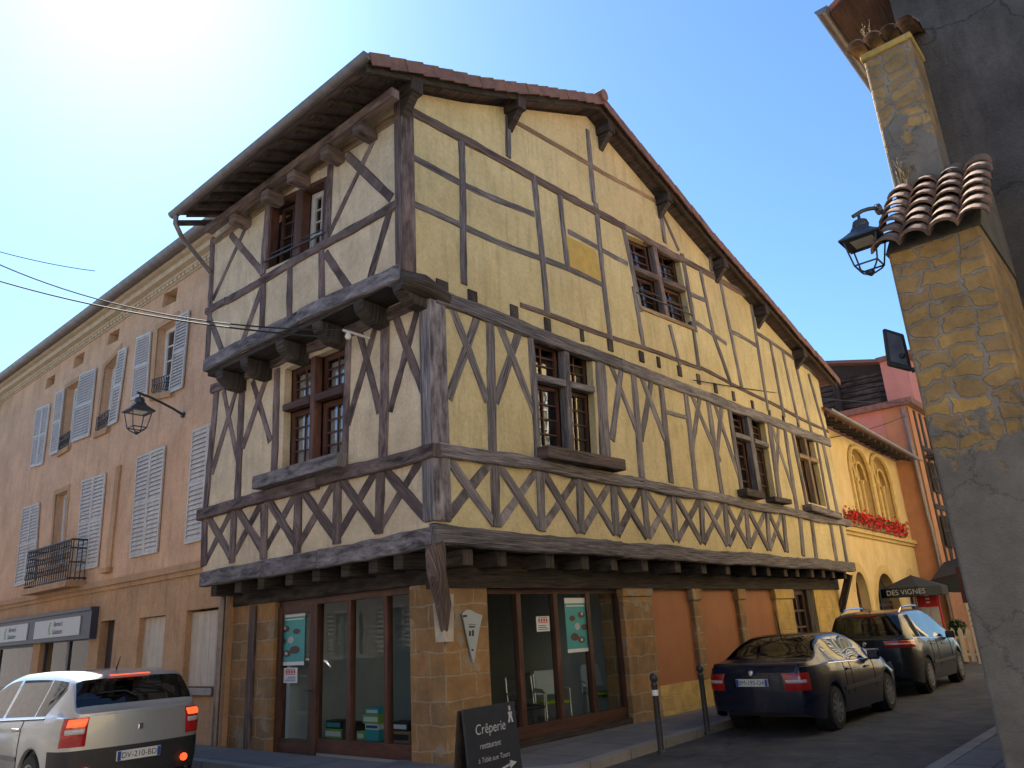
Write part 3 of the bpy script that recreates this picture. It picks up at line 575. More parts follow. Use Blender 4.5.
# sills and flower boxes
def sillbox(F, x0, y0, x1, y1, h, d, m, dd=.0):
    a0, z0 = F.px(x0, y0, .1); a1, z1 = F.px(x1, y1, .1); b = MB()
    b.hexa([F.P(a0, z0, dd), F.P(a1, z1, dd), F.P(a1, z1+h, dd), F.P(a0, z0+h, dd), F.P(a0, z0, d), F.P(a1, z1, d), F.P(a1, z1+h, d), F.P(a0, z0+h, d)], F.ea); b.build('window_box', m, house, bevel=.012)
sillbox(R, 541, 459, 619, 472, .20, .26, WOOD_B); sillbox(R, 742, 496, 760, 500, .16, .24, WOOD_D); sillbox(R, 770, 502, 787, 505, .12, .24, WOOD_D); sillbox(R, 807, 511, 838, 520, .17, .24, WOOD)
sillbox(L, 258, 490, 343, 467, .22, .22, WOOD)
b = MB(); b.fbox(QF(R, *W4), -.02, 1.02, -.05, 0, -.1, .04); b.build('sill', WOOD_T, house)
# --- roof
b = MB(); n = len(PROF); y0, y1 = 7.12, 12.85
v = [Vector((x, y, z)) for x, z in PROF for y in (y0, y1)] + [Vector((x, y, z-.05)) for x, z in PROF for y in (y0, y1)]
fs = [];
for i in range(n-1):
    a, c = 2*i, 2*i+2; o = 2*n; fs += [(a, c, c+1, a+1), (o+a, o+a+1, o+c+1, o+c), (a, o+a, o+c, c), (a+1, c+1, o+c+1, o+a+1)]
fs += [(0, 1, 2*n+1, 2*n), (2*n-2, 4*n-2, 4*n-1, 2*n-1)]
b.raw(v, fs, (0, 1, 0)); roof = b.build('roof', ROOF, house)
b = MB()
for (xa, za), (xc, zc) in zip(PROF, PROF[1:]):
    b.hexa([Vector((xa, 7.2, za-.10)), Vector((xc, 7.2, zc-.10)), Vector((xc, 12.8, zc-.10)), Vector((xa, 12.8, za-.10)), Vector((xa, 7.2, za-.052)), Vector((xc, 7.2, zc-.052)), Vector((xc, 12.8, zc-.052)), Vector((xa, 12.8, za-.052))], (0, 1, 0))
b.build('soffit_boards', WOOD_B, roof)
b = MB()
for (xa, za), (xc, zc) in zip(PROF, PROF[1:]):
    b.hexa([Vector((xa, 7.17, za-.23)), Vector((xc, 7.17, zc-.23)), Vector((xc, 7.22, zc-.23)), Vector((xa, 7.22, za-.23)), Vector((xa, 7.17, za-.101)), Vector((xc, 7.17, zc-.101)), Vector((xc, 7.22, zc-.101)), Vector((xa, 7.22, za-.101))], (1, 0, 0))
b.build('barge_board', WOOD_D, roof)
b = MB()
for (xa, za), (xc, zc) in zip(PROF, PROF[1:]):
    A = Vector((xa, 0, za)); d = Vector((xc, 0, zc))-A; ln = d.length; d.normalize(); nrm = Vector((-d.z, 0, d.x)); k = int(ln/.34)
    up_ = 1 if d.z > 0 else -1
    for i in range(k):
        s0 = ln*i/k; s1 = ln*(i+1)/k+.05; t0, t1 = (.030, .055) if up_ < 0 else (.055, .030)
        if up_ > 0: s0 -= .05; s1 -= .05
        j = rnd(-.008, .008); p0 = A+d*s0+nrm*t1; p1 = A+d*s1+nrm*t0; Y = Vector((0, 1, 0))
        for ya, yb, dn in ((7.08+j, 7.34, .03), (7.06+j, 7.085+j, .19+j)):
            b.hexa([p0+Y*ya-nrm*dn, p1+Y*ya-nrm*dn, p1+Y*yb-nrm*dn, p0+Y*yb-nrm*dn, p0+Y*ya, p1+Y*ya, p1+Y*yb, p0+Y*yb], d)
b.build('verge_tile', TILE, roof)
b = MB()
for i in range(16):
    y = 7.0+i*.4; b.tube([(11.6, y, 12.16), (11.6, y+.42, 12.19)], [.13, .12], 10)
b.build('ridge_tile', TILE, roof, smooth=.6)
for x, y in [(403, 114), (508, 112), (598, 126), (658, 205), (712, 254), (754, 303), (792, 345)]:
    a = R.px(x, y)[0]; z = roof_z(max(a, 5.7))-.12; b = MB(); b.box(a-.12, a+.12, 7.16, 7.6, z-.30, z-.06); b.build('purlin_end', WOOD_D, roof, bevel=.02)
    b = MB(); b.prism([Vector((a-.07, 7.49, z-.31)), Vector((a-.07, 7.2, z-.31)), Vector((a-.07, 7.49, z-.62))], (.14, 0, 0)); b.build('purlin_bracket', WOOD_D, roof)
for i in range(14):      # rafter feet under the left eave
    y = 7.35+i*.44; b = MB(); b.hexa([Vector((x, yy, roof_z(x)-.11-dz)) for dz in (.08, 0) for x, yy in ((5.72, y-.06), (7.2, y-.06), (7.2, y+.06), (5.72, y+.06))], (1, 0, 0)); b.build('rafter', WOOD_D, roof)
for x, y in [(358, 128), (325.6, 150), (292, 172), (266, 190), (234, 212)]:
    a = L2.px(x, y, .3)[0]; b = MB(); b.box(6.16, 6.52, a-.11, a+.11, 9.08, 9.28); b.build('bracket', WOOD_B, roof, bevel=.03)
b = MB(); b.box(6.16, 6.3, 7.3, 12.8, 9.29, 9.44); b.build('eave_plate', WOOD_B, roof)
# gutter and swan neck
def gutter(name, p0, p1, r, m, parent, dn=Vector((0, 0, -1))):
    p0 = Vector(p0); p1 = Vector(p1); d = (p1-p0).normalized(); s = d.cross(Vector((0, 0, 1))).normalized(); v = []; n = 9
    for rr in (r, r-.012):
        for p in (p0, p1):
            for i in range(n): t = math.pi*i/(n-1); v.append(p + s*math.cos(t)*rr + Vector((0, 0, -1))*math.sin(t)*rr)
    fs = []
    for k in range(2):
        o = k*2*n; fs += [(o+i, o+i+1, o+n+i+1, o+n+i) for i in range(n-1)]
    fs += [tuple(range(n)), tuple(range(n, 2*n))]
    fs += [(0, n, 3*n, 2*n), (n-1, 2*n-1, 4*n-1, 3*n-1)]
    return MB().raw(v, fs, d).build(name, m, parent, smooth=.6)
gut = gutter('gutter', (5.56, 7.08, 9.53), (5.56, 12.9, 9.47), .09, ZINC, roof)
b = MB(); b.tube([(5.56, 12.75, 9.40), (5.56, 12.75, 9.22), (5.72, 12.8, 9.02), (6.2, 13.0, 8.80), (6.52, 13.12, 8.62), (6.55, 13.14, 8.4), (6.55, 13.14, 6.9)], .045, 10); b.build('downpipe', ZINC, roof, smooth=.7)

# --- ground floor
gpx = lambda x, y: G.px(x, y)[0]
glx = lambda x, y: GL.px(x, y)[0]
b = MB(); b.box(Xs, 8.48, Ys, 8.72, 0, 2.42); b.build('corner_pillar', STONE, house, bevel=.02)
pA, pB = gpx(627, 650), gpx(655, 640)
b = MB(); b.box(pA, pB, Ys-.02, 8.5, 0, 2.32); b.box(pA-.03, pB+.03, Ys-.05, 8.5, 2.2, 2.34); b.build('stone_pillar', STONE, house, bevel=.015)
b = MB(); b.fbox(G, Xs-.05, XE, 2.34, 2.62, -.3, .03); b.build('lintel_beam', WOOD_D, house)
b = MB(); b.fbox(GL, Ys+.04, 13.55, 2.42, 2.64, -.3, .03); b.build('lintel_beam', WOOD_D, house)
b = MB(); b.fbox(G, Xs+.05, XE-.02, 2.62, 2.83, -.3, -.05); b.fbox(GL, Ys+.05, 13.5, 2.64, 2.83, -.3, -.05); b.build('jetty_infill', WOOD_D, house)  # infill in dark oak, standing in for the shade beneath the jetty
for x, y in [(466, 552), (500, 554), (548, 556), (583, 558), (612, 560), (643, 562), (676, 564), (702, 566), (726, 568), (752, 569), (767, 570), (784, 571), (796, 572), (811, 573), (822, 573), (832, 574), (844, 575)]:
    a = R.px(x, y, -.1)[0]; b = MB(); b.box(a-.10, a+.10, Yr+.06, 8.6, 2.60, 2.825); b.build('joist', WOOD_D, house, bevel=.015)  # darker oak puts the jetty's shade into the joist colour
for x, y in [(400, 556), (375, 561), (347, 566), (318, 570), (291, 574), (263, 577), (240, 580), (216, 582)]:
    a = L.px(x, y, -.1)[0]; b = MB(); b.box(Xl+.06, 8.2, a-.10, a+.10, 2.60, 2.825); b.build('joist', WOOD_D, house, bevel=.015)  # left joists too: shade under the overhang is in the oak colour
# corner strut with pale stone corbel
c0 = Vector((Xs-.02, Ys-.02, 1.75)); tp = Vector((Xl+.06, Yr+.06, 2.86)); dg = Vector((-1, -1, 0)).normalized()
b = MB(); b.tube([tp+Vector((0, 0, .05)), tp+Vector((.06, .06, -.35)), c0+dg*.17+Vector((0, 0, .35)), c0+dg*.05+Vector((0, 0, .02))], [.14, .13, .11, .05], 8); b.build('corner_strut', WOOD_B, house, smooth=.5)
b = MB()
for sx in (0,):
    e = Vector((1, -1, 0)).normalized()
    lo_ = [c0-e*.12+dg*.02, c0+dg*.2, c0+e*.12+dg*.02, c0-dg*.1]
    hi_ = [c0-e*.15+dg*.0+Vector((0, 0, .38)), c0+dg*.02+Vector((0, 0, .2)), c0+e*.14+Vector((0, 0, .5)), c0-dg*.1+Vector((0, 0, .5))]
    b.raw([p+Vector((0, 0, -.12)) for p in lo_]+hi_, [(0, 3, 2, 1), (4, 5, 6, 7), (0, 1, 5, 4), (1, 2, 6, 5), (2, 3, 7, 6), (3, 0, 4, 7)])
b.build('corbel_stone', STONE_W, house)
# shop front on the right side
a0, a1 = 8.48, pA
b = MB(); b.fbox(G, a0, a1, .05, .20, -.30, -.02); b.build('shop_sill', WOOD_D, house)
ms = [gpx(525.5, 650), gpx(563, 650), gpx(596, 650)]
b = MB(); b.fbox(G, a0, a1, .20, .38, -.20, -.09); b.fbox(G, a0, a1, 2.26, 2.34, -.20, -.09)
edges = [a0] + ms + [a1]
for e in edges:
    w = .05 if e in ms else .045; b.fbox(G, max(a0, e-w), min(a1, e+w), .38, 2.26, -.19, -.085)
sf = b.build('shop_window', FRAME_S, house)
for e, f in zip(edges, edges[1:]):
    MB().raw([G.P(e+.04, .36, -.14), G.P(f-.04, .36, -.14), G.P(f-.04, 2.28, -.14), G.P(e+.04, 2.28, -.14)], [(0, 1, 2, 3)]).build('pane', SHOPGLASS, sf)
# shop front on the left side with door
b0, b1 = 8.72, glx(272, 680); lm = [glx(381, 660), glx(344, 660), glx(311, 660)]
b = MB(); b.fbox(GL, b0, lm[2], .10, .30, -.2, -.09); b.fbox(GL, b0, b1, 2.32, 2.42, -.2, -.09)
for e in [b0] + lm[:2]: b.fbox(GL, max(b0, e-.045), e+.045, .30, 2.32, -.19, -.085)
sl = b.build('shop_window', FRAME_S, house)
le = [b0]+lm
for e, f in zip(le, le[1:]):
    MB().raw([GL.P(e+.03, .28, -.14), GL.P(f-.03, .28, -.14), GL.P(f-.03, 2.34, -.14), GL.P(e+.03, 2.34, -.14)], [(0, 1, 2, 3)]).build('pane', SHOPGLASS, sl)
b = MB(); e, f = lm[2]-.045, b1; b.fbox(GL, e, e+.20, .06, 2.32, -.2, -.07); b.fbox(GL, f-.13, f, .06, 2.32, -.2, -.07); b.fbox(GL, e+.2, f-.13, .06, .26, -.19, -.08); b.fbox(GL, e+.2, f-.13, 2.2, 2.32, -.19, -.08)
door = b.build('door', FRAME_S, house)
MB().raw([GL.P(e+.19, .25, -.13), GL.P(f-.12, .25, -.13), GL.P(f-.12, 2.21, -.13), GL.P(e+.19, 2.21, -.13)], [(0, 1, 2, 3)]).build('pane', SHOPGLASS, door)
b = MB(); b.tube([GL.P(e+.1, 1.0, -.06), GL.P(e+.1, 1.0, 0), GL.P(e+.22, 1.0, 0)], .012, 6); b.build('handle', IRON, door)
b = MB(); b.fbox(GL, b1, 13.58, 0, 2.66, -.35, 0); b.build('stone_pier', STONE, house, bevel=.015)
b = MB(); b.fbox(GL, b1-.0+.55, b1+.75, 0, 2.4, -.02, .05); b.build('timber_post', WOOD_B, house, bevel=.02)
# interior of the shop
b = MB(); b.box(7.7, 14, 8.1, 13.4, .05, .10); b.build('shop_floor', SHOPFLOOR, house)
b = MB(); b.box(7.75, 12.6, 11.9, 12.0, .1, 2.8); b.box(12.62, 12.7, 8.3, 12.0, .1, 2.8); b.build('shop_wall', SHOPWALL, house)
b = MB(); b.box(7.7, 12.6, 8.32, 11.9, 2.62, 2.68); b.build('shop_ceiling', SHOPGREY, house)
b = MB(); b.box(9.9, 9.98, 10.3, 11.88, .1, 2.6); b.box(9.985, 10.75, 10.3, 10.36, .1, 2.6); b.build('shop_partition', SHOPGREY, house)
b = MB(); b.box(11.05, 12.0, 11.84, 11.895, .1, 2.15); b.build('dark_opening', DARKIN, house)  # dark slab paints the unlit opening in the back wall
# terracotta panels, stone posts, plinth, far door
def gq(F, *p): return [F.P(*F.px(*q)) for q in p]
zb_ = .62
cuts = [gpx(655, 640)+.0, gpx(697, 640), gpx(704, 640), gpx(743, 640), gpx(749, 640), gpx(781, 640), gpx(793.5, 610), gpx(810, 610)]
b = MB(); b.fbox(G, pB, cuts[6], 0, zb_, -.3, .0); b.build('plinth', STONE_Y, house)
for i in (0, 2, 4):
    b = MB(); b.fbox(G, cuts[i], cuts[i+1], zb_, 2.34, -.2, -.07); b.build('panel', PANEL, house)
for i in (1, 3, 5):
    b = MB(); b.fbox(G, cuts[i], cuts[i+1], zb_, 2.34, -.25, .02); b.fbox(G, cuts[i]-.05, cuts[i+1]+.05, 2.12, 2.34, -.25, .06); b.build('stone_post', STONE_Y if i == 5 else STONE, house, bevel=.012)
Qd = QF(G, (cuts[6], .1), (cuts[7], .1), (cuts[7], 2.34), (cuts[6], 2.34))
casement(Qd, 0, 1, 0, 1, 2, 5, -.1, fr=.12, gb=.05, m=FRAME_S, parent=house)
b = MB(); b.fbox(G, cuts[7], cuts[7]+.45, 0, 2.34, -.25, -.02); b.build('timber_post', WOOD_D, house)
b = MB(); b.fbox(G, cuts[7]+.45, XE, 0, 2.62, -.25, .0); b.build('stone_wall', STONE_Y, house)
b = MB(); b.bar((XE-.12, Ys+.0, 1.75), (XE-.12, Yr+.1, 2.72), .16, .16); b.build('end_strut', WOOD_D, house)

# ------------------------------------------------------------ pink terrace house on the left
XP, YP1 = 7.5, 29.7
Pf = Fr((XP, 0, 0), (0, 1, 0), (-1, 0, 0))
pink = thing('terrace_house', 'long pink rendered terrace house with pale louvred shutters and a white cornice', 'house', (XP, 13.6, 0))
P2 = [quad(Pf, (153, 395), (172, 391), (176.6, 318), (158, 329)), quad(Pf, (97, 433), (109, 427), (119, 352), (105, 368)), quad(Pf, (60, 452), (70, 446), (80, 380), (67, 388))]
PF = quad(Pf, (51, 566), (62, 563), (68, 490), (56, 495))
VT = [quad(Pf, (162, 308), (176, 301), (178, 287), (164, 294)), quad(Pf, (107, 346), (118, 340), (120, 328), (109, 334)), quad(Pf, (73, 369), (83, 363), (85, 351), (75, 357)), quad(Pf, (45, 390), (54, 384), (55.5, 374), (47, 379))]
def bigq(q, y0, y1, z0, z1): return [(y0, z0), (y1, z0), (y1, z1), (y0, z1)]
dr = [Pf.px(99, 640)[0], Pf.px(113, 640)[0]]
sw = [Pf.px(88, 650)[0], Pf.px(39, 655)[0], Pf.px(32, 655)[0], YP1-.3]
ws = [Pf.px(216, 650)[0], Pf.px(184, 650)[0], Pf.px(163, 650)[0], Pf.px(137, 650)[0]]
h0 = [bigq(0, ws[0], ws[1], 1.05, 2.45), bigq(0, ws[2], ws[3], 1.05, 2.42), bigq(0, dr[1], dr[0], .02, 2.45), bigq(0, sw[0], sw[1], .1, 2.15), bigq(0, sw[2], sw[3], .6, 2.1)]
SZ = 3.28
wall(Pf, [(13.56, 0), (YP1, 0), (YP1, SZ), (13.56, SZ)], h0, 'wall', PINK_D, pink, thick=.3)
wall(Pf, [(13.56, SZ), (YP1, SZ), (YP1, 10.2), (13.56, 10.2)], P2+[PF]+VT, 'wall', PINK, pink, thick=.28)
b = MB(); b.box(XP+.002, XP+.5, 13.562, 13.66, 0, 2.9); b.build('wall_return', PINK_D, pink)
b = MB(); b.fbox(Pf, 13.6, YP1, SZ-.06, SZ+.07, -.1, .09); b.fbox(Pf, 13.6, YP1, SZ-.16, SZ-.06, -.1, .04); b.build('string_course', PINK_D, pink)
b = MB()
for z0, z1, d in ((10.17, 10.24, .10), (10.24, 10.38, .24), (10.38, 10.47, .36)): b.fbox(Pf, 13.5, YP1, z0, z1, -.1, d)
b.fbox(Pf, 13.5, YP1, 10.06, 10.17, -.1, .04)
y = 13.7
while y < YP1-.1: b.fbox(Pf, y, y+.13, 10.09, 10.165, .041, .085); y += .2
b.build('cornice', CORNICE, pink)
b = MB(); b.hexa([Vector((XP-.42, 13.4, 10.46)), Vector((XP+6, 13.4, 12.6)), Vector((XP+6, YP1, 12.6)), Vector((XP-.42, YP1, 10.46)), Vector((XP-.42, 13.4, 10.56)), Vector((XP+6, 13.4, 12.7)), Vector((XP+6, YP1, 12.7)), Vector((XP-.42, YP1, 10.56))]); proof = b.build('roof', ROOF, pink)
gutter('gutter', (XP-.48, 13.4, 10.56), (XP-.48, YP1, 10.56), .14, ZINC, proof)
cy = Pf.px(88, 320)[0]; b = MB(); b.box(8.3, 9.0, 25.0, 26.0, 10.8, 12.0); b.box(8.25, 9.05, 24.95, 26.05, 11.8, 11.88); b.build('chimney', PINK_D, proof); b = MB(); b.lathe((8.65, 25.3, 12.0), [(.13, 0), (.11, .35)], 10); b.lathe((8.65, 25.7, 12.0), [(.13, 0), (.11, .35)], 10); b.build('chimney_pot', TILE, proof)
b = MB(); b.box(XP+.6, XP+.7, 13.6, YP1, 0, 10); b.box(XP+.02, XP+6, YP1-.1, YP1-.02, 0, 10); b.build('dark_backing', DARKIN, pink)
# windows
for q, cut in zip(P2, (0, 0, 0)): casement(QF(Pf, *q), 0, 1, 0, 1, 1, 4, -.2, fr=.09, gb=.03, m=WHITE, parent=pink)
casement(QF(Pf, *PF), 0, 1, 0, 1, 1, 4, -.2, fr=.1, gb=.03, m=WHITE, parent=pink)
for q in [quad(Pf, (133, 401), (149, 395), (153, 332), (139, 338)), quad(Pf, (171, 394), (184.5, 388), (191.5, 310.5), (179, 317)), quad(Pf, (73, 443), (91, 436), (98, 368), (82, 375)), quad(Pf, (51.6, 456), (59.5, 452.5), (66.3, 389), (58, 393)),
          ]: shutter(QF(Pf, *q), 0, 1, 0, 1, .03, pink)
for q in [quad(Pf, (32, 468), (44, 464.5), (51.6, 403.5), (37.5, 409.5)), quad(Pf, (131.5, 558.5), (159, 552.5), (167, 445.5), (139, 457)), quad(Pf, (77, 572), (99, 567), (107.5, 473), (84, 480.6)), quad(Pf, (16, 587), (36, 581), (41, 502.5), (25, 508)), quad(Pf, (186.5, 544.5), (222, 536), (228, 417), (194.5, 430.5))]:
    Q = QF(Pf, *q); shutter(Q, 0, .497, 0, 1, .02, pink); shutter(Q, .503, 1, 0, 1, .02, pink)
shutter(QF(Pf, *quad(Pf, (110, 426.5), (118.5, 422.5), (129, 347), (120.5, 351.5))), 0, 1, 0, 1, .03, pink)
# stone surrounds of open windows
for q in P2+[PF]:
    Q = QF(Pf, *q); W, H = Q.size(); b = MB(); s = .13/W; t = .14/H
    b.fbox(Q, -s, 0, -t, 1+t, -.02, .014); b.fbox(Q, 1, 1+s, -t, 1+t, -.02, .014); b.fbox(Q, 0, 1, 1, 1+t, -.02, .014); b.fbox(Q, -.05, 1.05, -t, 0, -.02, .07); b.build('window_surround', PINK_D, pink)
# little window guards
for q in P2:
    Q = QF(Pf, *q); b = MB()
    for zz in (.04, .14, .22): b.tube([Q.P(0, zz, .05), Q.P(1, zz, .05)], .014, 5)
    for k in range(9): b.tube([Q.P(k/8, .04, .05), Q.P((k+.5)/8 if k < 8 else 1, .13, .05), Q.P(k/8, .22, .05)], .010, 5)
    b.build('window_guard', IRON, pink)
# balcony
y0_, y1_ = Pf.px(64, 575, .5)[0], Pf.px(21.5, 580, .5)[0]; bz0, bz1 = 3.45, 4.42
b = MB(); D = .42
def rail(z, r=.018): b.tube([(XP, y0_, z), (XP-D, y0_, z), (XP-D, y1_, z), (XP, y1_, z)], r, 6)
rail(bz1, .022); rail(bz1-.2); rail((bz0+bz1)/2-.05); rail(bz0+.06, .022)
k = 0; y = y0_
while y <= y1_+.01:
    x = XP-D; b.tube([(x, y, bz0), (x, y, bz1)], .012, 5)
    for zc in (bz1-.1, bz0+.3, bz0+.6): b.tube([(x, y+.07+.05*math.cos(t), zc+.07*math.sin(t)) for t in [i*math.pi/5 for i in range(11)]], .009, 4)
    y += .15
for i in range(4):
    x = XP-D*(i+.5)/4; b.tube([(x, y0_, bz0), (x, y0_, bz1)], .012, 5)
bal = b.build('balcony', IRON, pink); b = MB(); b.box(XP-D-.05, XP, y0_-.05, y1_+.05, bz0-.14, bz0-.0); b.build('balcony_slab', PINK_D, pink)
# round flue strip on the wall
a, zt = Pf.px(120, 466); _, zb = Pf.px(113, 567); b = MB(); b.fbox(Pf, a-.12, a+.12, zb, zt, -.02, .05); b.fbox(Pf, a-.18, a+.18, zb-.12, zb, -.02, .14); b.build('wall_strip', PINK_D, pink)
# boarded ground floor openings, door, shop front
for e, f in ((ws[0], ws[1]), (ws[2], ws[3])):
    b = MB(); n = 5
    for i in range(n): b.fbox(Pf, e+(f-e)*i/n+.006, e+(f-e)*(i+1)/n-.006, 1.06, 2.41, -.16, -.12)
    b.fbox(Pf, e, f, 1.06, 2.41, -.18, -.161); b.build('board_shutter', SHUT_W, pink)
    b = MB(); b.fbox(Pf, e-.1, f+.1, .93, 1.05, -.1, .10); b.build('sill', ZINC, pink)
b = MB(); b.fbox(Pf, dr[1], dr[0], .02, 2.45, -.24, -.18); b.fbox(Pf, dr[1]+.1, dr[0]-.1, .2, 1.1, -.18, -.165); b.fbox(Pf, dr[1]+.1, dr[0]-.1, 1.25, 2.3, -.18, -.165); b.build('door', WOOD_D, pink)
fz0, fz1 = 2.1, 2.72; fa = Pf.px(93, 620, .1)[0]
b = MB(); b.fbox(Pf, fa, YP1-.05, fz0, fz1, .0, .14); b.fbox(Pf, fa-.04, YP1-.05, fz1, fz1+.07, .0, .19); b.fbox(Pf, fa-.035, fa-.002, fz0-.02, fz1-.002, 0, .16); fas = b.build('shop_fascia', NAVY, pink)
for x0, x1 in ((80, 34.5), (28, -4)):
    a0, a1 = Pf.px(x0, 630, .14)[0], Pf.px(x1, 635, .14)[0]
    b = MB(); b.fbox(Pf, a0, a1, fz0+.10, fz1-.10, .141, .16); sp_ = b.build('sign_panel', SIGNW, fas)
    am = (a0+a1)/2; text('Bernard', Pf.P(am-.12, 2.50, .161), (0, -1, 0), (0, 0, 1), .17, INK, fas); text('Solutions', Pf.P(am-.12, 2.32, .161), (0, -1, 0), (0, 0, 1), .17, INK, fas)
    b = MB()
    for t in range(5): z = 2.27+t*.06; b.fbox(Pf, am+.42-.03*abs(t-2), am+.50-.03*abs(t-2), z, z+.05, .161, .165)
    b.build('sign_emblem', BOXG, fas)
for e, f, zz0, zz1 in ((sw[0], sw[1], .1, 2.15), (sw[2], sw[3], .6, 2.1)):
    Q = QF(Pf, (e, zz0), (f, zz0), (f, zz1), (e, zz1)); casement(Q, 0, .5, 0, 1, 1, 1, -.12, fr=.07, m=NAVY, parent=pink, glass=SHOPGLASS); casement(Q, .5, 1, 0, 1, 1, 1, -.12, fr=.07, m=NAVY, parent=pink, glass=SHOPGLASS)
# downpipe at the far end and at the near corner
b = MB(); a = YP1-.12; b.tube([(XP-.48, a, 10.45), (XP-.48, a, 10.25), (XP-.1, a+.02, 9.7), (XP-.1, a+.02, .1)], .055, 8); b.build('downpipe', ZINC, pink, smooth=.7)
b = MB(); b.tube([(XP-.1, 13.62, 2.75), (XP-.1, 13.62, .05)], .06, 8); b.build('downpipe', ZINC, pink, smooth=.7)
# ------------------------------------------------------------ yellow house beyond
yel = thing('yellow_house', 'yellow rendered house standing beyond the pink terrace house at the left edge', 'house', (XP, YP1, 0))
b = MB(); b.box(XP+.02, XP+6, YP1+.01, 40, 0, 9.7); b.build('wall', YELLOW, yel)
b = MB(); b.fbox(Pf, YP1+.02, 40, 9.7, 9.95, -.1, .3); b.build('cornice', CORNICE, yel)
b = MB(); b.hexa([Vector((XP-.4, YP1+.02, 9.96)), Vector((XP+6, YP1+.02, 11.9)), Vector((XP+6, 40, 11.9)), Vector((XP-.4, 40, 9.96)), Vector((XP-.4, YP1+.02, 10.06)), Vector((XP+6, YP1+.02, 12)), Vector((XP+6, 40, 12)), Vector((XP-.4, 40, 10.06))]); b.build('roof', ROOF, yel)
for z0, z1 in ((6.3, 8.3), (3.6, 5.6), (.8, 2.4)):
    for yy in (30.9, 34, 37):
        Q = QF(Pf, (yy, z0), (yy+1.1, z0), (yy+1.1, z1), (yy, z1)); shutter(Q, 0, .495, 0, 1, .0, yel); shutter(Q, .505, 1, 0, 1, .0, yel)

# ------------------------------------------------------------ restaurant with gothic windows
a3 = R_(2.5); QO = Vector((23.05, 8.12, 0))
Rs = Fr(QO, (math.cos(a3), math.sin(a3), 0), (math.sin(a3), -math.cos(a3), 0))
rest = thing('restaurant_building', 'cream rendered building with twin gothic blind windows above arched doorways', 'building', QO)
ra1 = Rs.px(934, 600)[0]; rz = 7.42; fsz = 4.2
def garch(x0, x1, z0, zs, zt, n=7):      # pointed arch
    xm = (x0+x1)/2; pts = [(x0, z0), (x1, z0), (x1, zs)]
    r = [(xm+(x1-xm)*math.cos(t*math.pi/2)**.75, zs+(zt-zs)*math.sin(t*math.pi/2)**1.15) for t in [i/n for i in range(1, n)]]
    return pts + r + [(xm, zt)] + [(2*xm-x, z) for x, z in r[::-1]] + [(x0, zs)]
def rarch(x0, x1, z0, zs, n=7):
    xm = (x0+x1)/2; rr = (x1-x0)/2
    return [(x0, z0), (x1, z0)] + [(xm+rr*math.cos(t), zs+rr*math.sin(t)) for t in [math.pi*i/(2*n) for i in range(2*n+1)]]
def rpx(x, y): return Rs.px(x, y)
doors = []
for xl, xr, yap in ((858, 869.5, 572), (877.5, 900, 573.5), (910, 921, 576)):
    x0, x1 = rpx(xl, 600)[0], rpx(xr, 600)[0]; zt = rpx((xl+xr)/2-2, yap)[1]; doors.append((x0, x1, zt))
gw = []
for xl, xr, ya in ((852.5, 872.2, 449), (873.2, 891.5, 456.5)):
    x0, x1 = rpx(xl, 488)[0], rpx(xr, 490)[0]; gw.append((x0, x1, rpx((xl+xr)/2-5, ya)[1]))
wall(Rs, [(-.4, 0), (ra1, 0), (ra1, rz), (-.4, rz)], [rarch(x0, x1, .02, zt-(x1-x0)/2) for x0, x1, zt in doors] + [garch(x0, x1, fsz+.12, zt-1.0, zt) for x0, x1, zt in gw], 'wall', CREAM, rest, thick=.35)
for x0, x1, zt in doors:
    o = rarch(x0-.28, x1+.28, .02, zt-(x1-x0)/2); i_ = rarch(x0, x1, .02, zt-(x1-x0)/2); n = len(o)
    b = MB(); v = [Rs.P(a, z, .012) for a, z in o[1:]] + [Rs.P(a, z, .012) for a, z in i_[1:]]; m_ = n-1
    b.raw(v, [(k, k+1, m_+k+1, m_+k) for k in range(m_-1)]); b.build('arch_surround', CREAM_S, rest)
    b = MB(); b.fbox(Rs, x0-.02, x1+.02, 0, zt+.05, -.36, -.3); d_ = b.build('door', DARKIN, rest)
    b = MB(); xm = (x0+x1)/2
    for u in (x0+.06, xm, x1-.06): b.fbox(Rs, u-.05, u+.05, .02, zt-.1, -.30, -.25)
    for z in (.9, 1.9): b.fbox(Rs, x0+.1, x1-.1, z-.05, z+.05, -.297, -.26)
    b.build('door_frame', FRAME_S, d_)
for x0, x1, zt in gw:
    w = x1-x0; b = MB(); b.fbox(Rs, x0-.02, x1+.02, fsz, zt+.05, -.36, -.30); wd = b.build('gothic_window', CREAM_S, rest)
    b = MB(); pts = garch(x0, x1, fsz+.12, zt-1.0, zt)
    b.tube([Rs.P(a, z, .03) for a, z in pts[2:]], .085, 6); b.tube([Rs.P(xx, z, .02) for xx, z in ((x0, fsz+.15), (x0, zt-1))], .08, 6); b.tube([Rs.P(xx, z, .02) for xx, z in ((x1, fsz+.15), (x1, zt-1))], .08, 6)
    xm = (x0+x1)/2
    for u in (x0+w*.25, xm, x0+w*.75): b.tube([Rs.P(u, fsz+.15, -.15), Rs.P(u, zt-1.15, -.15)], .055, 6); b.tube([Rs.P(u, zt-1.2, -.15), Rs.P(u, zt-1.08, -.15)], [.06, .11], 6)
    for u0, u1 in ((x0, xm), (xm, x1)):
        q = garch(u0+.06, u1-.06, fsz, zt-1.05, zt-.42); b.tube([Rs.P(a, z, -.14) for a, z in q[2:]], .05, 5)
    b.tube([Rs.P(xm+.16*math.cos(t), zt-.38+.16*math.sin(t), -.14) for t in [k*math.pi/6 for k in range(13)]], .04, 5)
    b.build('tracery', CREAM_S, wd, smooth=.8)
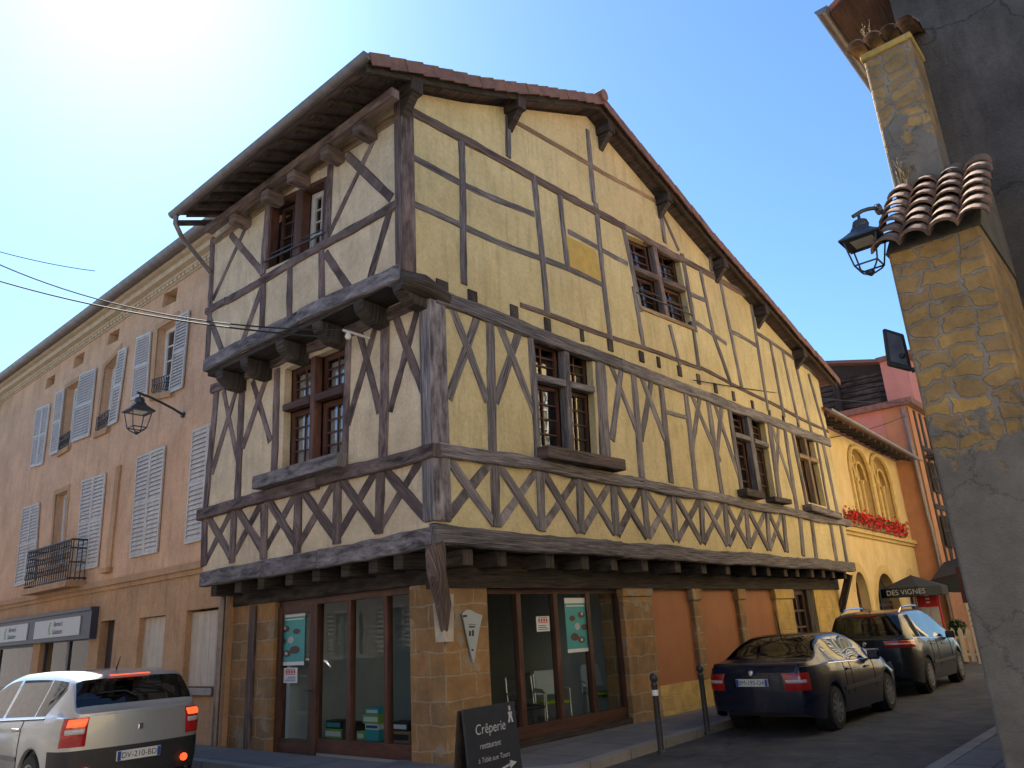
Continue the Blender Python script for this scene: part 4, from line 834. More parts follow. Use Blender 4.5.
b = MB(); b.fbox(Rs, -.3, ra1+.02, fsz-.08, fsz+.06, -.05, .16); b.fbox(Rs, -.3, ra1+.02, fsz-.18, fsz-.08, -.05, .08); b.build('sill_course', CREAM_S, rest)
e0, e1 = Rs.P(-.4, rz-.05, .75), Rs.P(ra1+.15, rz-.05, .75)
b = MB(); s = [Rs.P(u, z, d) for z in (0,) for u, d in ((-.4, .75), (ra1+.15, .75), (ra1+.15, -5), (-.4, -5))]
zz = [rz-.02, rz-.02, rz+2.0, rz+2.0]; lo_ = [p+Vector((0, 0, z)) for p, z in zip(s, zz)]; b.hexa(lo_+[p+Vector((0, 0, .1)) for p in lo_], Rs.ea); rr = b.build('roof', ROOF, rest)
for k in range(18):
    u = -.2+k*(ra1+.1)/17; b = MB(); b.hexa([Rs.P(u+du, rz-.10+dz+(.72-d)*.36, d) for dz in (-.08, .05) for du, d in ((-.06, .70), (.06, .70), (.06, 0), (-.06, 0))], Rs.n); b.build('rafter', WOOD_D, rr)
gutter('gutter', Rs.P(-.4, rz+.02, .82), Rs.P(ra1+.2, rz+.02, .82), .085, ZINC, rr)
# red geraniums along the string course
def geranium(a0, a1, label, seed):
    random.seed(seed); g = thing('geranium_planter', label, 'flowers', Rs.P((a0+a1)/2, fsz+.06, .12), group='geraniums on the restaurant ledge')
    b = MB(); b.fbox(Rs, a0, a1, fsz+.062, fsz+.26, .02, .22); b.build('planter', WOOD_T, g)
    lf, pt = MB(), MB()
    for k in range(int((a1-a0)*170)):
        c = Rs.P(rnd(a0-.05, a1+.05), fsz+.06+abs(random.gauss(.27, .12)), rnd(-.02, .34)); red = random.random() < .42
        e = Vector((rnd(-1, 1), rnd(-1, 1), rnd(-1, 1))).normalized(); f = e.orthogonal().normalized()*rnd(.025, .05); h = e.cross(f)
        (pt if red else lf).raw([c-f, c+h*.8, c+f, c-h*.8], [(0, 1, 2, 3)])
        if red:
            for q in range(4):
                c2 = c+Vector((rnd(-.06, .06), rnd(-.06, .06), rnd(-.05, .05))); e = Vector((rnd(-1, 1), rnd(-1, 1), rnd(-1, 1))).normalized(); f = e.orthogonal().normalized()*.04; h = e.cross(f); pt.raw([c2-f, c2+h, c2+f, c2-h], [(0, 1, 2, 3)])
    lf.build('foliage', LEAF, g); pt.build('blossom', PETAL, g)
A0, A1 = Rs.px(847, 520, .2)[0], Rs.px(903, 524, .2)[0]; am = (A0+A1)/2
geranium(A0, am-.05, 'red geraniums on the ledge below the left gothic window', 3); geranium(am+.05, A1, 'red geraniums on the ledge below the right gothic window', 5)
random.seed(11)
# ------------------------------------------------------------ far orange and rose house, plank barn
X3 = 33.6; Ff = lambda x: Fr((x, 0, 0), (0, 1, 0), (-1, 0, 0))
F3 = Ff(X3); ORI = Fr((0, 7.75, 0), (1, 0, 0), (0, -1, 0))
far = thing('orange_house', 'orange and rose rendered house with timber framing and a red tiled coping, past the restaurant', 'house', (X3, 7.8, 0))
zr = F3.px(905, 405)[1]
b = MB(); b.box(X3, X3+12, 7.75, 20, 0, zr); b.build('wall', ROSE, far)
b = MB(); b.fbox(ORI, X3-.03, X3+12, 0, zr-.02, -.2, .02); b.fbox(F3, 7.73, 8.7, 0, zr-.03, -.1, .015); b.build('front_wall', ORANGE, far)
b = MB(); b.box(X3-.25, X3+12.2, 7.45, 20, zr, zr+.25); b.build('coping', TILE, far)
for u, dd in ((X3+.9, 0), (X3+1.7, 0), (X3+2.6, 0), (X3+3.6, 0), (X3+4.6, 0), (X3+6, 0), (X3+7.4, 0)): beam(ORI, (u, 3.2), (u, zr-.1), .22, .06, m=WOOD_D, parent=far)
for z in (3.2, 5.6, 8.0): beam(ORI, (X3+.8, z), (X3+11.5, z), .22, .075, name='timber_rail', m=WOOD_D, parent=far)
for u in (X3+1.8, X3+3.7): beam(ORI, (u, 3.3), (u+.8, 5.5), .16, .05, name='timber_brace', m=WOOD_D, parent=far)
for z in (4.0, 6.2):
    Q = QF(ORI, (X3+1.15, z), (X3+2.35, z), (X3+2.35, z+1.25), (X3+1.15, z+1.25)); shutter(Q, 0, .49, 0, 1, .09, far, m=WOOD_D); shutter(Q, .51, 1, 0, 1, .09, far, m=WOOD_D)
b = MB(); q = F3.px(906, 420)[0]; b.tube([(X3-.12, q, zr-.1), (X3-.12, q-.05, 5.2), (X3-.12, q-.1, 4.6), (X3-.12, q-.1, .1)], .075, 8); b.build('downpipe', ZINC, far, smooth=.7)
b = MB(); b.box(X3+1.2, X3+2.2, 6.9, 7.72, 7.6, 7.72); b.tube([(X3+1.2, 6.95, 8.4), (X3+2.2, 6.95, 8.4)], .03, 6)
for k in range(6): b.tube([(X3+1.2+.2*k, 6.95, 7.7), (X3+1.2+.2*k, 6.95, 8.4)], .015, 5)
b.build('balcony', WOOD_D, far)
X4 = 37.5; F4 = Ff(X4)
ty0, ty1 = F4.px(917, 390)[0], F4.px(889, 385)[0]
b = MB(); b.box(X4-.8, X4+6, ty0, ty1, zr-.1, 12.6); b.build('upper_wall', ROSE, far); b = MB(); b.box(X4-1.0, X4+6.2, ty0-.3, ty1+.1, 12.6, 12.8); b.build('upper_coping', TILE, far)
barn = thing('plank_barn', 'dark weathered plank barn gable rising behind the rose wall', 'barn', (X4, 9, 0))
bz = F4.px(850, 358)[1]; bz2 = F4.px(888, 364)[1]; by1, by0 = F4.px(800, 352)[0]+3, ty1
b = MB(); b.raw([(X4, by0, 0), (X4, by1, 0), (X4, by1, bz+.9), (X4, by0, bz2)], [(0, 1, 2, 3)]); b.raw([(X4+.2, by1, 0), (X4+8, by1, 0), (X4+8, by1, bz), (X4+.2, by1, bz)], [(0, 1, 2, 3)]); b.build('frame_wall', DARKIN, barn)
b = MB(); z = 8.6; k = 0
while z < bz2-.35:
    b.hexa([Vector((X4-.02-.05*(k % 2)-dx, y, zz+ (y-by0)*.02)) for dx, zz in ((0, z), (.05, z)) for y, zz in ((by0, z), (by1, z), (by1, z+.2), (by0, z+.2))], (0, 1, 0)); z += .26; k += 1
b.build('plank_cladding', WOOD_D, barn)
b = MB(); b.bar((X4-.2, by0-.1, bz2+.05), (X4-.2, by1, bz+.95), .9, .14); b.build('roof_edge', TILE, barn)
b = MB(); b.bar((X4-.35, F4.px(838, 385)[0], 9.4), (X4-.35, F4.px(838, 385)[0], bz-.6), .28, .28); b.build('timber_post', WOOD_D, barn)
# ------------------------------------------------------------ terrace things by the restaurant
par = thing('parasol', 'dark parasol with pale lettering on its valance outside the restaurant', 'parasol', (28.3, 7.5, 0))
pc = Vector((28.3, 7.5, 0)); b = MB(); n = 8; ro = 1.0
v = [pc+Vector((0, 0, 2.78))] + [pc+Vector((ro*math.cos(t), ro*math.sin(t), 2.38)) for t in [k*math.pi/4+.39 for k in range(8)]] + [pc+Vector((ro*math.cos(t), ro*math.sin(t), 2.10)) for t in [k*math.pi/4+.39 for k in range(8)]]
b.raw(v, [(0, 1+k, 1+(k+1) % 8) for k in range(8)] + [(1+k, 9+k, 9+(k+1) % 8, 1+(k+1) % 8) for k in range(8)]); b.build('canopy', CAP, par)
b = MB(); b.tube([pc, pc+Vector((0, 0, 2.8))], .03, 8); b.build('pole', ZINC, par)
b = MB(); b.box(28.05, 28.55, 7.25, 7.75, 0, .08); b.build('base', IRON, par)
text('DES VIGNES', pc+Vector((-.94, -.0, 2.23)), (0, -1, 0), (0, 0, 1), .22, CHALK, par, off=.02)
mb_ = thing('menu_board', 'standing menu board with red top and white lower panels beside the parasol', 'menu board', (28.6, 6.35, 0)); FM = Ff(28.6)
b = MB(); y0, y1 = FM.px(938, 603)[0], FM.px(919, 603)[0]; b.fbox(FM, y0, y1, 1.75, 2.38, -.03, .03); b.build('red_panel', MENU_R, mb_)
b = MB(); ym = (y0+y1)/2; b.fbox(FM, y0+.02, ym-.02, 1.25, 1.735, -.025, .025); b.fbox(FM, ym+.02, y1-.02, 1.25, 1.735, -.025, .025); b.fbox(FM, y0+.02, ym-.02, .85, 1.23, -.025, .025); b.fbox(FM, ym+.02, y1-.02, .85, 1.23, -.025, .025); b.build('white_panel', SIGNW, mb_)
b = MB(); b.bar((28.63, y0-.02, 0), (28.63, y0-.02, 2.4), .05); b.bar((28.63, y1+.02, 0), (28.63, y1+.02, 2.4), .05); b.build('stand', MENU_R, mb_)
b = MB()
for k in range(4): z = 2.2-.11*k; b.fbox(FM, ym-.06, ym+.06, z, z+.05, .031, .034)
b.build('menu_mark', POSTER_W, mb_)
aw = thing('awning', 'dark maroon awning sloping out from the orange house front', 'awning', (X3-1.5, 8, 2.8)); FA = Ff(31.0)
ya, yb = FA.px(968, 580)[0]-.3, FA.px(931, 588)[0]; zt, zb1, zb2 = FA.px(962, 574)[1], FA.px(931, 592)[1], FA.px(962, 594)[1]
b = MB(); b.raw([(31, ya, zt+.1), (31, yb, zb1+.35), (33.6, yb, zb1+1.1), (33.6, ya, zt+.9)], [(0, 1, 2, 3)]); b.raw([(31, ya, zt+.1), (31, yb, zb1+.35), (31, yb, zb1), (31, ya, zb2)], [(0, 1, 2, 3)]); b.build('awning_cloth', CAP, aw)
b = MB(); b.bar((31, ya, zt+.12), (31, yb, zb1+.37), .06); b.bar((31, ya, zt+.12), (33.6, ya, zt+.92), .06); b.build('awning_frame', MAROON, aw)
tb = thing('notice_board', 'tall narrow cream notice panel at the end of the picket fence', 'sign', (28, 5.95, 0)); FT = Ff(28)
b = MB(); y0, y1 = FT.px(984.5, 664)[0], FT.px(979.5, 664)[0]; b.fbox(FT, y0, y1, .02, 1.75, -.04, .04); b.fbox(FT, y0, y1, 1.76, 2.3, -.04, .04); b.build('panel', PICKET, tb)
b = MB()
for k in range(4): b.fbox(FT, y0+.03, y1-.03, 1.1+.15*k, 1.13+.15*k, .041, .045)
b.build('written_lines', INK, tb)
b = MB(); b.fbox(FT, y0-.02, y1+.06, 1.8, 2.9, -.045, -.0+.045); b.build('upper_panel', MAROON, tb)
pf = thing('picket_fence', 'low white picket fence across the street end beside the parked cars', 'fence', (28, 6.5, 0))
yy = y1+.06
while yy < 8.0:
    b = MB(); b.prism([Vector((28.03, yy, .08)), Vector((28.03, yy+.13, .08)), Vector((28.03, yy+.13, 1.0)), Vector((28.03, yy+.065, 1.09)), Vector((28.03, yy, 1.0))], (.025, 0, 0)); b.build('picket', PICKET, pf); yy += .22
b = MB(); b.box(28.056, 28.09, y1, 8.0, .25, .33); b.box(28.056, 28.09, y1, 8.0, .75, .83); b.build('fence_rail', PICKET, pf)
sh = thing('clipped_shrub', 'small round clipped shrub behind the picket fence', 'shrub', (28.7, 6.55, 0)); b = MB(); random.seed(4)
for k in range(500):
    d = Vector((random.gauss(0, 1), random.gauss(0, 1), random.gauss(0, 1))).normalized()*rnd(.1, .27); c = Vector((28.7, 6.55, 1.08))+d; e = Vector((rnd(-1, 1), rnd(-1, 1), rnd(-1, 1))).normalized(); f = e.orthogonal().normalized()*.04; h = e.cross(f); b.raw([c-f, c+h, c+f, c-h], [(0, 1, 2, 3)])
b.build('foliage', LEAF_D, sh); b = MB(); b.tube([(28.7, 6.55, .3), (28.7, 6.55, 1.05)], .03, 6); b.build('stem', WOOD_D, sh); b = MB(); b.lathe((28.7, 6.55, 0), [(.14, 0), (.2, .38)], 12); b.build('pot', TILE, sh)

# ------------------------------------------------------------ stone buttress house on the right
but = thing('buttress_house', 'dark roughcast corner house with a stepped stone buttress capped in old tiles', 'house', (9.5, 1.8, 0))
XB = 11.0; X_l, X_u = 9.0, 10.35
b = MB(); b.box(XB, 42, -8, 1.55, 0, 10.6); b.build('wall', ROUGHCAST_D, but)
b = MB(); b.fbox(Fr((0, 1.55, 0), (1, 0, 0), (0, 1, 0)), XB+1.2, 42, 0, 9.5, -.1, .02); b.build('street_front', CREAM, but)
by0, by1 = .98, 1.92
def hexz(x0, x1, y0, y1, z0, z1): b = MB(); return b.box(x0, x1, y0, y1, z0, z1)
b = hexz(X_l, XB+.6, by0, by1, 0, 5.62); b.build('buttress_stonework', RUBBLE, but, bevel=.03)
FU = Fr((X_u, 0, 0), (0, 1, 0), (-1, 0, 0)); uy1 = FU.px(880, 131)[0]; uy0 = FU.px(926, 100)[0]; U0, U1 = FU.px(905, 192)[1], FU.px(860, 62)[1]; print('buttress', uy0, uy1, U0, U1)
b = hexz(X_u, XB+.6, uy0, uy1, 5.62, U1); b.build('buttress_shaft', RUBBLE_U, but, bevel=.03)
b = hexz(X_u-.04, XB+.6, uy0-.03, uy1+.03, U1-.02, U1+.08); b.build('stone_ledge', STONE_Y, but, bevel=.02)
b = MB(); b.prism([Vector((X_l-.02, by0-.02, 5.60)), Vector((X_u+.02, by0-.02, U0-.12)), Vector((XB+.3, by0-.02, U0-.12)), Vector((XB+.3, by0-.02, 5.60))], (0, by1-by0+.04, 0)); b.build('weathering', ROUGHCAST, but)
def canal(p0, p1, r, name, rows, m, parent, over=.35):
    """one run of overlapping half-round tiles from the eave p0 up to p1"""
    p0 = Vector(p0); p1 = Vector(p1); d = (p1-p0); L_ = d.length; d.normalize(); s = d.cross(Vector((0, 0, 1))).normalized(); u = s.cross(d); b = MB(); st = L_/rows
    for k in range(rows):
        q0 = p0+d*st*k - u*0; q1 = q0+d*st*(1+over); v = []; n = 8
        lift = .05; jj = rnd(-.012, .012)
        for rr in (1, .86):
            for p, sc, lf in ((q0, 1.05, lift+rnd(-.008, .012)), (q1, .86, .0)):
                for i in range(n): t = math.pi*i/(n-1); v.append(p + s*(math.cos(t)*r*sc*rr+jj) + u*(math.sin(t)*r*sc*rr*.85+lf))
        fs = []
        for o in (0, 2*n): fs += [(o+i, o+i+1, o+n+i+1, o+n+i) for i in range(n-1)]
        fs += [(i, i+1, 2*n+i+1, 2*n+i) for i in range(n-1)] + [(n+i, n+i+1, 3*n+i+1, 3*n+i) for i in range(n-1)]
        b.raw(v, fs, s)
    return b.build(name, m, parent, smooth=.5)
for k, y in enumerate((by1-.03, by1-.33, by1-.63, by1-.93)):
    canal((X_l-.17, y, 5.545), (X_u+.06, y-.03, U0+.02), .155, 'cap_tile_row', 7, TILE2, but)
    if k < 3: b = MB(); b.hexa([Vector((x, y-.15+dy, z)) for z0, x, z in ((0, X_l+.08, 5.62), ) for dy in (-.1, .1)] + [Vector((X_u+.06, y-.15+.1, U0-.06)), Vector((X_u+.06, y-.15-.1, U0-.06))] + [Vector((X_l+.08, y-.25, 5.66)), Vector((X_l+.08, y-.05, 5.66)), Vector((X_u+.06, y-.05, U0-.02)), Vector((X_u+.06, y-.25, U0-.02))]); b.build('channel_tile', TILE2, but)
for k in range(4): y = uy1+.02-.22*k; canal((X_u-.16, y, U1+.08), (XB+.05, y, U1+.42), .12, 'cap_tile_row', 4, TILE2, but)
# roof overhang and gutter at the top
XR0 = 10.6; gy, gz = Ff(XR0).px(822, 12); print('gutter', gy, gz)
b = MB(); b.hexa([Vector((XR0+.05, gy-.08, gz-.02)), Vector((42, gy-.08, gz-.02)), Vector((42, gy-5, gz+2.5)), Vector((XR0+.05, gy-5, gz+2.5)), Vector((XR0+.05, gy-.08, gz+.07)), Vector((42, gy-.08, gz+.07)), Vector((42, gy-5, gz+2.6)), Vector((XR0+.05, gy-5, gz+2.6))], (1, 0, 0)); br_ = b.build('roof', ROOF, but)
b = MB(); b.hexa([Vector((XR0+.07, gy-.1, gz-.07)), Vector((42, gy-.1, gz-.07)), Vector((42, gy-.8, gz+.28)), Vector((XR0+.07, gy-.8, gz+.28)), Vector((XR0+.07, gy-.1, gz-.025)), Vector((42, gy-.1, gz-.025)), Vector((42, gy-.8, gz+.325)), Vector((XR0+.07, gy-.8, gz+.325))], (1, 0, 0)); b.build('soffit_boards', FRAME, br_)
gutter('gutter', (XR0-.05, gy, gz+.03), (42, gy, gz+.03), .10, ZINC, br_)
FB = Fr((0, 1.57, 0), (1, 0, 0), (0, 1, 0))
for z0 in (1.0, 4.0, 6.8):
    for x in (13, 16.5, 20, 23.5, 27, 30.5, 34):
        Q = QF(FB, (x, z0), (x+1.1, z0), (x+1.1, z0+1.8), (x, z0+1.8)); shutter(Q, -.5, 0, 0, 1, .01, but, slats=14); shutter(Q, 1, 1.5, 0, 1, .01, but, slats=14); casement(Q, 0, 1, 0, 1, 2, 3, .04, m=WHITE, parent=but)
def weed(c, label, seed, nb=14, h=.3):
    random.seed(seed); b = MB()
    for k in range(nb):
        d = Vector((rnd(-.3, .3), rnd(-.3, .3), 1)); p = Vector(c)+Vector((rnd(-.05, .05), rnd(-.06, .06), 0)); hh = h*rnd(.5, 1); q = p+d*hh
        b.tube([p, p+d*hh*.5+Vector((0, 0, .01)), q], [.004, .0035, .002], 3)
        for j in range(7):
            t = rnd(.4, 1); c_ = p+d*hh*t; e = Vector((rnd(-1, 1), rnd(-1, 1), rnd(0, 1))).normalized()*.022; f = e.orthogonal().normalized()*.008; b.raw([c_-f, c_+e, c_+f], [(0, 1, 2)])
    return tag(b.build('weed', WEED, None), label, 'weed')
weed((X_u-.06, uy1-.15, U0+.08), 'dry weed stalks growing above the lower tile cap of the buttress', 2, 16, .42); weed((X_u-.1, uy1-.15, U1+.2), 'dry weed growing on the small top tile cap of the buttress', 8, 8, .3)

# ------------------------------------------------------------ lanterns, black case, cables
def lantern(name, label, hook, wallp, H=.80, armz=.0, rz=0.):
    hook = Vector(hook); wallp = Vector(wallp)
    t = thing(name, label, 'street lamp', wallp, group='wall lanterns'); k = H/.8; c = hook
    b = MB(); mid = (hook+wallp)/2+Vector((0, 0, .06)); hh = hook+Vector((0, 0, .05)); ext = (hook-wallp).normalized()*.07
    b.tube([wallp, wallp+(hook-wallp)*.25+Vector((0, 0, .04)), mid, wallp+(hook-wallp)*.8+Vector((0, 0, .07)), hh+ext], .026*k, 8); b.lathe(wallp, [(.07, -.01), (.07, .03)], 10, axis=(hook-wallp).normalized()); b.tube([hh, hook-Vector((0, 0, .05))], .018, 6); b.build('bracket', LAMPIRON, t, smooth=.6)
    P = lambda r, z, q: c + Vector((r*k*math.cos(q), r*k*math.sin(q), z*k))
    b = MB(); b.lathe(c, [(.03*k, -.02*k), (.085*k, -.05*k), (.10*k, -.10*k), (.085*k, -.15*k)], 14); b.build('lamp_cap', LAMPIRON, t, smooth=.6)
    b = MB(); b.lathe(c, [(.12*k, -.14*k), (.16*k, -.20*k), (.26*k, -.27*k), (.335*k, -.315*k), (.335*k, -.335*k)], 4, rot=math.pi/4+rz); b.build('lamp_roof', LAMPIRON, t)
    b = MB(); b.lathe(c, [(.19*k, -.338*k), (.17*k, -.336*k)], 4, rot=math.pi/4+rz); b.build('reflector', LAMPWHITE, t)
    b = MB()
    for q in range(4):
        an = math.pi/4+rz+q*math.pi/2; b.tube([P(.27, -.33, an), P(.19, -.66, an), P(.15, -.70, an), P(.05, -.76, an)], .011*k, 5)
        an2 = an+math.pi/2
        b.tube([P(.19, -.66, an), P(.19, -.66, an2)], .012*k, 5)
    b.lathe(c, [(.01, -.80*k), (.05*k, -.77*k), (.05*k, -.74*k)], 8); b.build('lamp_frame', LAMPIRON, t)
    return t
yl = Pf.px(184, 415)[0]; z_l = Pf.px(184, 415)[1]
FL = Fr((0, yl, 0), (1, 0, 0), (0, -1, 0)); hx, hz = FL.px(140, 396)
lantern('wall_lantern', 'black wall lantern on a curved arm in front of the pink terrace house', (hx, yl, hz), (XP-.02, yl, z_l), H=.84)
FLr = Ff(8.98); hy, hz = FLr.px(859, 218)
lantern('wall_lantern', 'black wall lantern on an arm beside the tiled cap of the stone buttress', (8.98, hy, hz), (9.1, by1, hz+.08), H=.76)
sb = thing('projecting_case', 'black shallow case fixed beside the stone buttress, seen from behind', 'sign', (9.6, 1.95, 4.4)); FS = Ff(9.55)  # plain black case on a bracket, use unknown
p = [FS.px(*q) for q in ((884, 328), (904, 334), (913, 371), (889, 365))]
b = MB(); b.prism([FS.P(a, z, 0) for a, z in p], (.10, .05, .02)); b.build('black_case', BLACKPL, sb, bevel=.015)
cx = sum(a for a, z in p)/4; cz = sum(z for a, z in p)/4
b = MB(); b.prism([FS.P(cx+(a-cx)*.72, cz+(z-cz)*.78, .012) for a, z in p], (-.01, 0, 0)); b.build('back_panel', mat('case_back', (.10, .10, .105), (.05, .05, .055), .45, 5), sb)
b = MB(); b.lathe(FS.P(cx-.04, cz-.10, .01), [(.035, 0), (.03, .05)], 10, axis=(-1, 0, 0)); b.bar(FS.P(p[2][0]+.02, p[2][1]+.02, -.03), (9.6, by1-.1, p[2][1]+.02), .05); b.build('bracket', BLACKPL, sb)
def cable(pts, r, label, n=24, sag=.0):
    pts = [Vector(p) for p in pts]; out = []
    for a, c in zip(pts, pts[1:]):
        for i in range(n): t = i/n; out.append(a.lerp(c, t)-Vector((0, 0, sag*4*t*(1-t))))
    out.append(pts[-1]); b = MB(); b.tube(out, r, 5); return tag(b.build('overhead_cable', RUBBER), label, 'cable', 'overhead cables')
ins = L2.P(*L2.px(346, 331), .06); FW = Fr((0, 17, 0), (1, 0, 0), (0, -1, 0)); fwp = lambda x, y: FW.P(*FW.px(x, y))
cable([fwp(-60, 235), ins], .013, 'upper of the two dark cables crossing the sky to the house corner', sag=.5)
cable([fwp(-60, 262), ins+Vector((0, .1, -.1))], .015, 'lower and thicker of the two dark cables crossing to the house corner', sag=.25)
cable([fwp(-60, 233), fwp(95, 271)], .009, 'thin pale cable branching off above the upper cable at the left', sag=.1)
b = MB(); b.lathe(ins+Vector((.10, 0, -.12)), [(.03, 0), (.05, .04), (.03, .10)], 10); b.tube([ins+Vector((.5, 0, 0)), ins], .02, 6); b.build('insulator', WHITE, house)
cable([R.P(*R.px(690, 381), .08), F3.P(*F3.px(905, 403), .1)], .012, 'thin cable from the timbered gable across to the orange house', sag=.15)
cable([Rs.P(*Rs.px(829, 438), .05), F3.P(*F3.px(906, 416), .1)], .014, 'dark cable strung along the top of the restaurant front', sag=.1)

# ------------------------------------------------------------ street furniture and shop things
def bollard(px_, py_, label):
    p = ground(px_, py_, .11); t = thing('bollard', label, 'bollard', p, group='bollards at the kerb')
    b = MB(); b.lathe((0, 0, 0), [(.055, 0), (.055, .03), (.04, .05), (.038, .80), (.045, .82), (.045, .84), (.035, .86)], 12); b.build('post', IRON, t, smooth=.6, local=True)
    b = MB(); b.lathe((0, 0, .86), [(.03, 0), (.05, .03), (.055, .065), (.04, .10), (.01, .12)], 12); b.build('knob', IRON, t, smooth=.6, local=True)
    return t
t = bollard(661.5, 754, 'black bollard with a white band by the kerb in front of the stone pillar'); b = MB(); b.lathe((0, 0, .70), [(.0395, 0), (.0395, .07)], 12); b.build('white_band', WHITE, t, local=True)
bollard(708, 735, 'plain black bollard by the kerb in front of the terracotta panels')
# chalkboard
c0_, c1_ = ground(461, 710, 1.06), ground(513, 701, 1.06); ex = (c1_-c0_); ex.z = 0; wB = ex.length; ex.normalize(); nn = ex.cross(Vector((0, 0, 1))); nn = nn if nn.y < 0 else -nn
ab = thing('chalkboard', 'black pavement chalkboard advertising a creperie, by the corner pillar', 'chalkboard', ((c0_+c1_)/2-Vector((0, 0, 1.06))))
def cp(u, v, d=0): return c0_ + ex*(wB*u*.98 + .07*(1-v)) + Vector((0, 0, -1.06*(1-v))) + nn*(.05*(1-v)+d)
b = MB(); b.hexa([cp(0, 0), cp(1, 0), cp(1, 1), cp(0, 1), cp(0, 0, .025), cp(1, 0, .025), cp(1, 1, .025), cp(0, 1, .025)]); b.build('front_board', SLATE, ab)
b = MB(); q = lambda u, v: c0_ + ex*wB*u + Vector((0, 0, -1.06*(1-v)-.01)) - nn*(.03+.12*(1-v)); b.hexa([q(0, 0), q(1, 0), q(1, 1), q(0, 1)]+[q(*uv)-nn*.02 for uv in ((0, 0), (1, 0), (1, 1), (0, 1))]); b.build('back_board', WOOD_D, ab)
evv = (cp(.5, 1)-cp(.5, 0)).normalized()
text('Crêperie', cp(.46, .82, .026), ex, evv, .125, CHALK, ab, shear=.12); text('restaurant', cp(.42, .69, .026), ex, evv, .075, CHALK, ab, shear=.2); text('à Table aux Tours', cp(.47, .58, .026), ex, evv, .064, CHALK, ab, shear=.2)
b = MB(); A = lambda u, v: cp(u, v, .028); b.raw([A(.56, .470), A(.78, .485), A(.78, .508), A(.56, .48)], [(0, 1, 2, 3)]); b.raw([A(.76, .46), A(.90, .50), A(.76, .53)], [(0, 1, 2)])
b.raw([A(.86, .97), A(.90, .97), A(.90, .93), A(.86, .93)], [(0, 1, 2, 3)]); b.raw([A(.83, .92), A(.93, .92), A(.91, .89), A(.93, .83), A(.90, .83), A(.88, .87), A(.85, .83), A(.82, .83), A(.85, .89)], [tuple(range(9))]); b.build('chalk_drawing', CHALK, ab)
# cone shaped hanging sign on the pillar
cs = thing('cone_sign', 'white ice cream cone shaped sign on the stone corner pillar', 'sign', G.P(*G.px(471, 630)))
pp = [G.px(*q, .03) for q in ((461.2, 614), (463, 611.5), (467, 609.6), (470.5, 610.3), (475, 613), (481.5, 615.3), (478.5, 630), (473, 663), (472, 663))]
b = MB(); b.prism([G.P(a, z, .03) for a, z in pp], G.n*.02); b.build('sign_plate', mat('cone_sign_white', (.36, .38, .38), (.33, .35, .35), .5, 4), cs)
b = MB(); mk = lambda x, y: G.P(*G.px(x, y, .053), .053)
for x0, y0, x1, y1 in ((469, 626, 475, 627.6), (468.5, 624, 476, 624.6), (463, 615, 467, 617), (471.5, 649, 473.5, 651), (469, 631, 471, 636), (472, 630, 474, 636)): MB().raw([mk(x0, y0), mk(x1, y0), mk(x1, y1), mk(x0, y1)], [(0, 1, 2, 3)]).build('sign_mark', INK, cs)
# posters and small notices on the shop glass
def poster(F, x0, y0, x1, y1, label, d=-.118, tall=True):
    (a0, zt), (a1, zb) = F.px(x0, y0, d), F.px(x1, y1, d); a0, a1 = min(a0, a1), max(a0, a1); t = thing('poster' if tall else 'notice', label, 'poster' if tall else 'notice', F.P((a0+a1)/2, zb, d))
    H = zt-zb; W = a1-a0
    if tall:
        b = MB(); b.fbox(F, a0, a1, zb, zt, d-.004, d); b.build('sheet', TEAL, t)
        for e0, e1, z0, z1 in ((a0, a1, zt-H*.10, zt), (a0, a1, zb, zb+H*.065), (a0+W*.06, a1-W*.1, zt-H*.16, zt-H*.14)): b = MB(); b.fbox(F, e0, e1, z0, z1, d+.0005, d+.002); b.build('white_strip', POSTER_W, t)
        b = MB()
        for u, v, r in ((.30, .62, .11), (.72, .68, .13), (.82, .45, .12), (.35, .28, .15), (.65, .22, .13)):
            c = F.P(a0+W*u, zb+H*v, d+.003); b.raw([c + (F.ea*math.cos(k*.785)*W*r*1.3 + Vector((0, 0, 1))*math.sin(k*.785)*H*r*.5) for k in range(8)], [tuple(range(8))])
        b.build('printed_shape', mat('poster_brown', (.09, .045, .04), (.06, .03, .03), .6, 9), t)
        b = MB()
        for u, v, r in ((.5, .47, .12), (.75, .70, .06), (.66, .22, .06)):
            c = F.P(a0+W*u, zb+H*v, d+.005); b.raw([c + (F.ea*math.cos(k*.785)*W*r + Vector((0, 0, 1))*math.sin(k*.785)*H*r*.55) for k in range(8)], [tuple(range(8))])
        b.build('printed_highlight', CHALK, t)
    else:
        b = MB(); b.fbox(F, a0, a1, zb, zt, d-.004, d); b.build('sheet', POSTER_W, t)
        b = MB(); b.fbox(F, a0+W*.15, a1-W*.15, zb+H*.88, zb+H*.93, d+.0005, d+.002); b.fbox(F, a0+W*.15, a1-W*.15, zb+H*.55, zb+H*.60, d+.0005, d+.002)
        for k in range(4): b.fbox(F, a0+W*(.15+.19*k), a0+W*(.28+.19*k), zb+H*.64, zb+H*.84, d+.0005, d+.002)
        b.build('red_print', POSTER_R, t)
        b = MB()
        for k in range(3): b.fbox(F, a0+W*.12, a1-W*(.12+.1*k), zb+H*(.12+.12*k), zb+H*(.17+.12*k), d+.0005, d+.002)
        b.build('printed_line', PLATE_B, t)
    return t
poster(GL, 279, 613, 304, 665, 'teal poster on the glass of the left shop door'); poster(GL, 284, 668, 297, 683, 'small red and white notice below the teal poster on the shop door', tall=False)
poster(G, 564, 598, 590, 651, 'teal poster in the right shop window beside the mullion'); poster(G, 536, 616.5, 550, 631, 'small red and white notice in the right shop window', tall=False)
